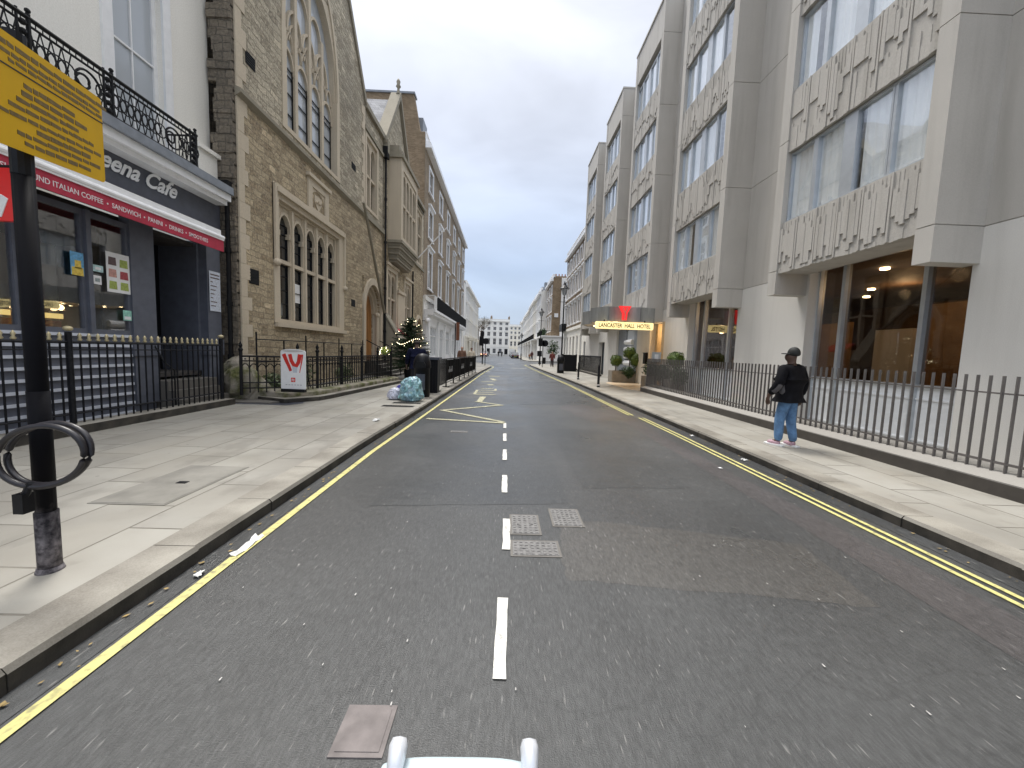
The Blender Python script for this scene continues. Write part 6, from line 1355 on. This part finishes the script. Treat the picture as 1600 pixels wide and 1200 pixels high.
def person(x, y, z, rot, label, top, legs, shoe, h=1.75, stride=0, fingers=True, cap=None, hair=None, skinm=None, arms=(0,0), coat=0, panel=None, wide=1.0, sole=None, look=0):
    o = thing('person', label, 'person', (x,y,z)); o.rotation_euler = (0,0,R(rot)); k = h/1.75; o.scale = (k,k,k); skinm = skinm or mskin
    st = stride; W_ = wide
    hipL, hipR = (-.09,0,.9), (.09,0,.9); kL, kR = (-.10,.03+st*.5,.5), (.10,.02-st*.3,.5); aL, aR = (-.10,-.02+st,.09), (.10,-.02-st*.9,.09); tL, tR = (-.12,.13+st,.04), (.12,.13-st*.9,.04)
    sL, sR = (-.19*W_,-.01,1.43), (.19*W_,-.01,1.43); eL, eR = (-.255*W_,-.04+arms[0]*.3,1.14), (.255*W_,-.04+arms[1]*.3,1.14); wL, wR = (-.27*W_,.05+arms[0],.88+abs(arms[0])*.4), (.27*W_,.05+arms[1],.88+abs(arms[1])*.4)
    V = [((0,0,.95),.12),((0,0,1.15),.11),((0,0,1.34),.12),((0,0,1.46),.055),((0,.005,1.54),.06),((0,.02,1.60),(.078,.09)),((0,.01,1.67),(.08,.095)),((0,0,1.715),(.055,.06))]
    E_ = [(i,i+1) for i in range(7)]
    V += [(sL,.06),(eL,.042),(wL,.028),(sR,.06),(eR,.042),(wR,.028),(hipL,.085),(kL,.06),(aL,.042),(tL,.036),(hipR,.085),(kR,.06),(aR,.042),(tR,.036)]
    E_ += [(2,8),(8,9),(9,10),(2,11),(11,12),(12,13),(0,14),(14,15),(15,16),(16,17),(0,18),(18,19),(19,20),(20,21)]
    if fingers:
        V.append(((-.115*math.sin(R(look)),.115*math.cos(R(look)),1.595),.014)); E_.append((5,len(V)-1))
        for sg, wi in ((-1,10),(1,13)):
            wv = Vector(V[wi][0]); p = wv+Vector((0,.01,-.07)); V.append((tuple(p),(.02,.035))); pi_ = len(V)-1; E_.append((wi,pi_))
            for j, (dy, ln) in enumerate(((.03,.07),(.01,.08),(-.01,.075),(-.03,.06))):
                a = p+Vector((0,dy,-.03)); b_ = a+Vector((-sg*.006,0,-ln*.5)); c_ = b_+Vector((-sg*.02,.004,-ln*.45)); i0 = len(V); V += [(tuple(a),.010),(tuple(b_),.009),(tuple(c_),.007)]; E_ += [(pi_,i0),(i0,i0+1),(i0+1,i0+2)]
            i0 = len(V); V += [(tuple(p+Vector((-sg*.015,.035,.01))),.011),(tuple(p+Vector((-sg*.03,.05,-.03))),.009)]; E_ += [(pi_,i0),(i0,i0+1)]
    b_ = skin('body', V, E_, skinm, o)
    J = [((0,0,.90-coat),(.132*W_,.105)),((0,0,1.02),(.155*W_,.125)),((0,-.005,1.2),(.16*W_,.13)),((0,-.01,1.36),(.17*W_,.125)),((0,-.005,1.45),(.10,.085)),((0,0,1.50),(.066,.068)),
         (sL,.078),(eL,.066),((wL[0],wL[1]-.01,wL[2]+.02),.046),(sR,.078),(eR,.066),((wR[0],wR[1]-.01,wR[2]+.02),.046)]
    jk = skin('jacket', J, [(0,1),(1,2),(2,3),(3,4),(4,5),(3,6),(6,7),(7,8),(3,9),(9,10),(10,11)], top, o, root=1)
    T = [((0,0,.97),(.11,.085)),((-.085,0,.86),.10),(kL,.078),((aL[0],aL[1],aL[2]-.01),.062),((.085,0,.86),.10),(kR,.078),((aR[0],aR[1],aR[2]-.01),.062)]
    skin('trousers', T, [(0,1),(1,2),(2,3),(0,4),(4,5),(5,6)], legs, o)
    for a, t_ in ((aL,tL),(aR,tR)):
        s_ = skin('shoe', [((a[0],a[1]-.035,a[2]-.035),.05),((a[0],a[1]+.03,a[2]-.035),.05),((t_[0],t_[1]-.03,t_[2]+.008),.044),((t_[0],t_[1]+.03,t_[2]),.034)], [(0,1),(1,2),(2,3)], shoe, o)
        if sole:
            q = MB(); cxs = (a[0]+t_[0])/2; pts = [(a[0]-.045,a[1]-.1),(a[0]+.045,a[1]-.1),(t_[0]+.05,t_[1]),(t_[0]+.02,t_[1]+.08),(t_[0]-.03,t_[1]+.08),(t_[0]-.05,t_[1])]
            me_ = q.slab(pts, .0, .035); sb = me_.build('sole', sole, None, bev=.008); sb.location = (0,0,0); sb.parent = s_
    if cap:
        c_ = skin('cap', [((0,-.015,1.63),(.088,.10)),((0,-.015,1.69),(.092,.104)),((0,-.015,1.75),(.085,.095)),((0,-.015,1.81),(.04,.04))], [(0,1),(1,2),(2,3)], cap, o)
        q = MB().prism(Fr((0,0,0),(1,0,0),(0,1,0)), [(-.06,1.672),(.06,1.672),(.05,1.69),(-.05,1.69)], .06, .165).build('peak', cap, None, bev=.004); q.location = (0,0,0); q.rotation_euler = (0,0,R(look)); q.parent = c_
    if hair: skin('hair', [((0,-.03,1.60),(.085,.085)),((0,-.02,1.68),(.092,.10)),((0,-.015,1.735),(.06,.07))], [(0,1),(1,2)], hair, o)
    if panel:
        skin('grey_sleeve_panel', [((eL[0]-.004,eL[1],eL[2]+.06),.050),((eL[0]-.006,eL[1]-.01,eL[2]-.02),.052),((wL[0]-.002,wL[1]-.03,wL[2]+.05),.05)], [(0,1),(1,2)], panel, o)
        skin('grey_side_panel', [((-.125*W_,-.01,.90),(.066,.085)),((-.115*W_,-.01,1.06),(.068,.092)),((-.12*W_,-.01,1.26),(.05,.085))], [(0,1),(1,2)], panel, o)
    return o
mj = plain('black_jacket', (.006,.006,.008), .85, .4, 12, .006, None, **{'Specular IOR Level': .15}); mjean = plain('blue_denim', (.10,.20,.36), .85, .35, 9, .004); mnavy = plain('navy_jacket', (.007,.009,.028), .85, .3, 10, .004, None, **{'Specular IOR Level': .15})
person(5.1,6.73,.12,22,'man in black cap, black and grey jacket and blue jeans walking by the railing',mj,mjean,plain('pink_grey_shoe', (.45,.28,.33), .6, .3, 30),1.73,.075,True,plain('black_cap', (.012,.013,.012), .7),None,mskin,(.10,-.05),.05,plain('grey_jacket_panel', (.085,.08,.085), .8, .15),1.22,M['white_paint'],look=48)
person(-3.0,13.2,.12,20,'person in a navy jacket standing behind the domed bin',mnavy,plain('dark_trousers', (.02,.02,.028), .8),M['black'],1.80,0,True,None,plain('dark_hair', (.03,.022,.018), .8),plain('brown_skin', (.16,.10,.075), .5),(.12,.12),0,None,1.15)
dk_ = bpy.data.materials['dark_trousers']; hr_ = bpy.data.materials['dark_hair']
person(-3.0,27,.12,190,'person with ginger hair and brown coat beyond the barrier',plain('brown_coat', (.17,.09,.06), .8),dk_,M['black'],1.76,.05,False,None,plain('ginger_hair', (.4,.2,.12), .8),mskin2,(0,0),.1)
person(-2.6,30,.12,20,'person in a cream coat with a dark scarf beyond the barrier',plain('cream_coat', (.62,.55,.45), .8),dk_,M['black'],1.74,.1,False,None,plain('brown_hair', (.2,.12,.09), .8),mskin2,(.1,0),.1)
person(5.25,42.5,.12,180,'person in a maroon coat walking past the black enclosure',plain('maroon_coat', (.14,.03,.025), .8),dk_,M['black'],1.7,.15,False,None,hr_,mskin2,(.1,-.1),.2)
person(5.4,77,.12,200,'person in dark maroon clothes on the far right corner',plain('dark_maroon', (.07,.02,.02), .8),dk_,M['black'],1.8,.1,False,None,hr_,mskin,(0,0),.2)
person(5.0,77.6,.12,180,'person in a tan top beside the maroon figure on the far corner',plain('tan_top', (.35,.18,.1), .8),dk_,M['black'],1.3,.05,False,None,hr_,mskin2,(0,0))
person(-1.95,118,0,180,'left one of two dark figures crossing the road far away',M['iron'],dk_,M['black'],1.75,.15,False,None,hr_,mskin2)
person(-.95,120,0,170,'right one of two dark figures crossing the road far away',plain('grey_coat', (.08,.08,.085), .8),dk_,M['black'],1.75,.15,False,None,hr_,mskin2)

# ------------------------------------------------------------------ bicycle under the camera
bk = thing('bicycle', 'bicycle seen from the saddle with a pale plastic front plate and two silver pegs', 'bicycle', (0,.3,0))
mpl = plain('pale_blue_plastic', (.44,.52,.55), .45, .06, 4); msil = plain('silver_peg', (.72,.74,.78), .25, .08, 30, 0, None, Metallic=.35)
def bez(x): return .635+.018*(1-(x/.16)**2)
Z0 = .945; N = 14; X0, X1b = -.187, .073
pts = [(X0+(X1b-X0)*k/N, .602+.013*(1-((k/N-.5)*2)**4)) for k in range(N+1)]
mb = MB(); mb.slab(pts+[(X1b-.0,.44),(X0,.44)], Z0-.012, Z0); mb.slab([(x*.99,y-.008) for x, y in pts]+[(X1b-.004,.43),(X0+.004,.43)], Z0-.10, Z0-.012); mb.build('front_plate', mpl, bk, bev=.006)
for sx_ in (X0+.026, X1b-.008):
    pg = MB().lathe((0,0,0), [(.012,-.02),(.0125,.012),(.0135,.014),(.0155,.035),(.016,.045),(.012,.055),(.002,.057)], 16)
    for i, v in enumerate(pg.v): q = Matrix.Rotation(R(-52), 3, 'X') @ v; pg.v[i] = q+Vector((sx_,.575,Z0-.006))
    pg.build('silver_peg', msil, bk, True)
    sg = -1 if sx_ < 0 else 1; MB().lathe((sx_+sg*.022,.572,Z0-.045), [(.018,0),(.026,.008),(.027,.03),(.018,.038)], 12).build('rubber_clamp', M['black'], bk, True)
xc = (X0+X1b)/2
MB().tube((xc,.50,.3),(xc,.42,.98),.03,10).tube((xc,.42,.98),(xc,.40,1.0),.03,10).build('stem', msil, bk)
for s_ in (-1,1): MB().path([(xc+s_*.03,.47,.72),(xc+s_*.05,.52,.6),(xc+s_*.05,.60,.34)],.013,8).build('fork', M['black'], bk)
def wheel(y):
    mb = MB().path([(xc,y+.33*math.cos(a),.345+.33*math.sin(a)) for a in [2*math.pi*k/40 for k in range(40)]],.02,8,True); wv = mb.build('wheel', M['black'], bk)
    mb = MB(); [mb.tube((xc,y,.345),(xc,y+.31*math.cos(k*.35),.345+.31*math.sin(k*.35)),.002,3) for k in range(18)]; mb.tube((xc-.04,y,.345),(xc+.04,y,.345),.02,8); mb.build('spokes', M['alu'], wv)
wheel(.60); wheel(-.48)
MB().tube((xc,.44,.72),(xc,-.05,.34),.02,8).tube((xc,-.05,.34),(xc,-.2,.85),.018,8).tube((xc,-.05,.34),(xc,-.48,.345),.014,8).tube((xc,-.17,.75),(xc,-.48,.345),.012,8).build('frame', mpl, bk)
MB().ball((xc,-.22,.88),.12,8,(.8,1.1,.35)).build('saddle', M['black'], bk)
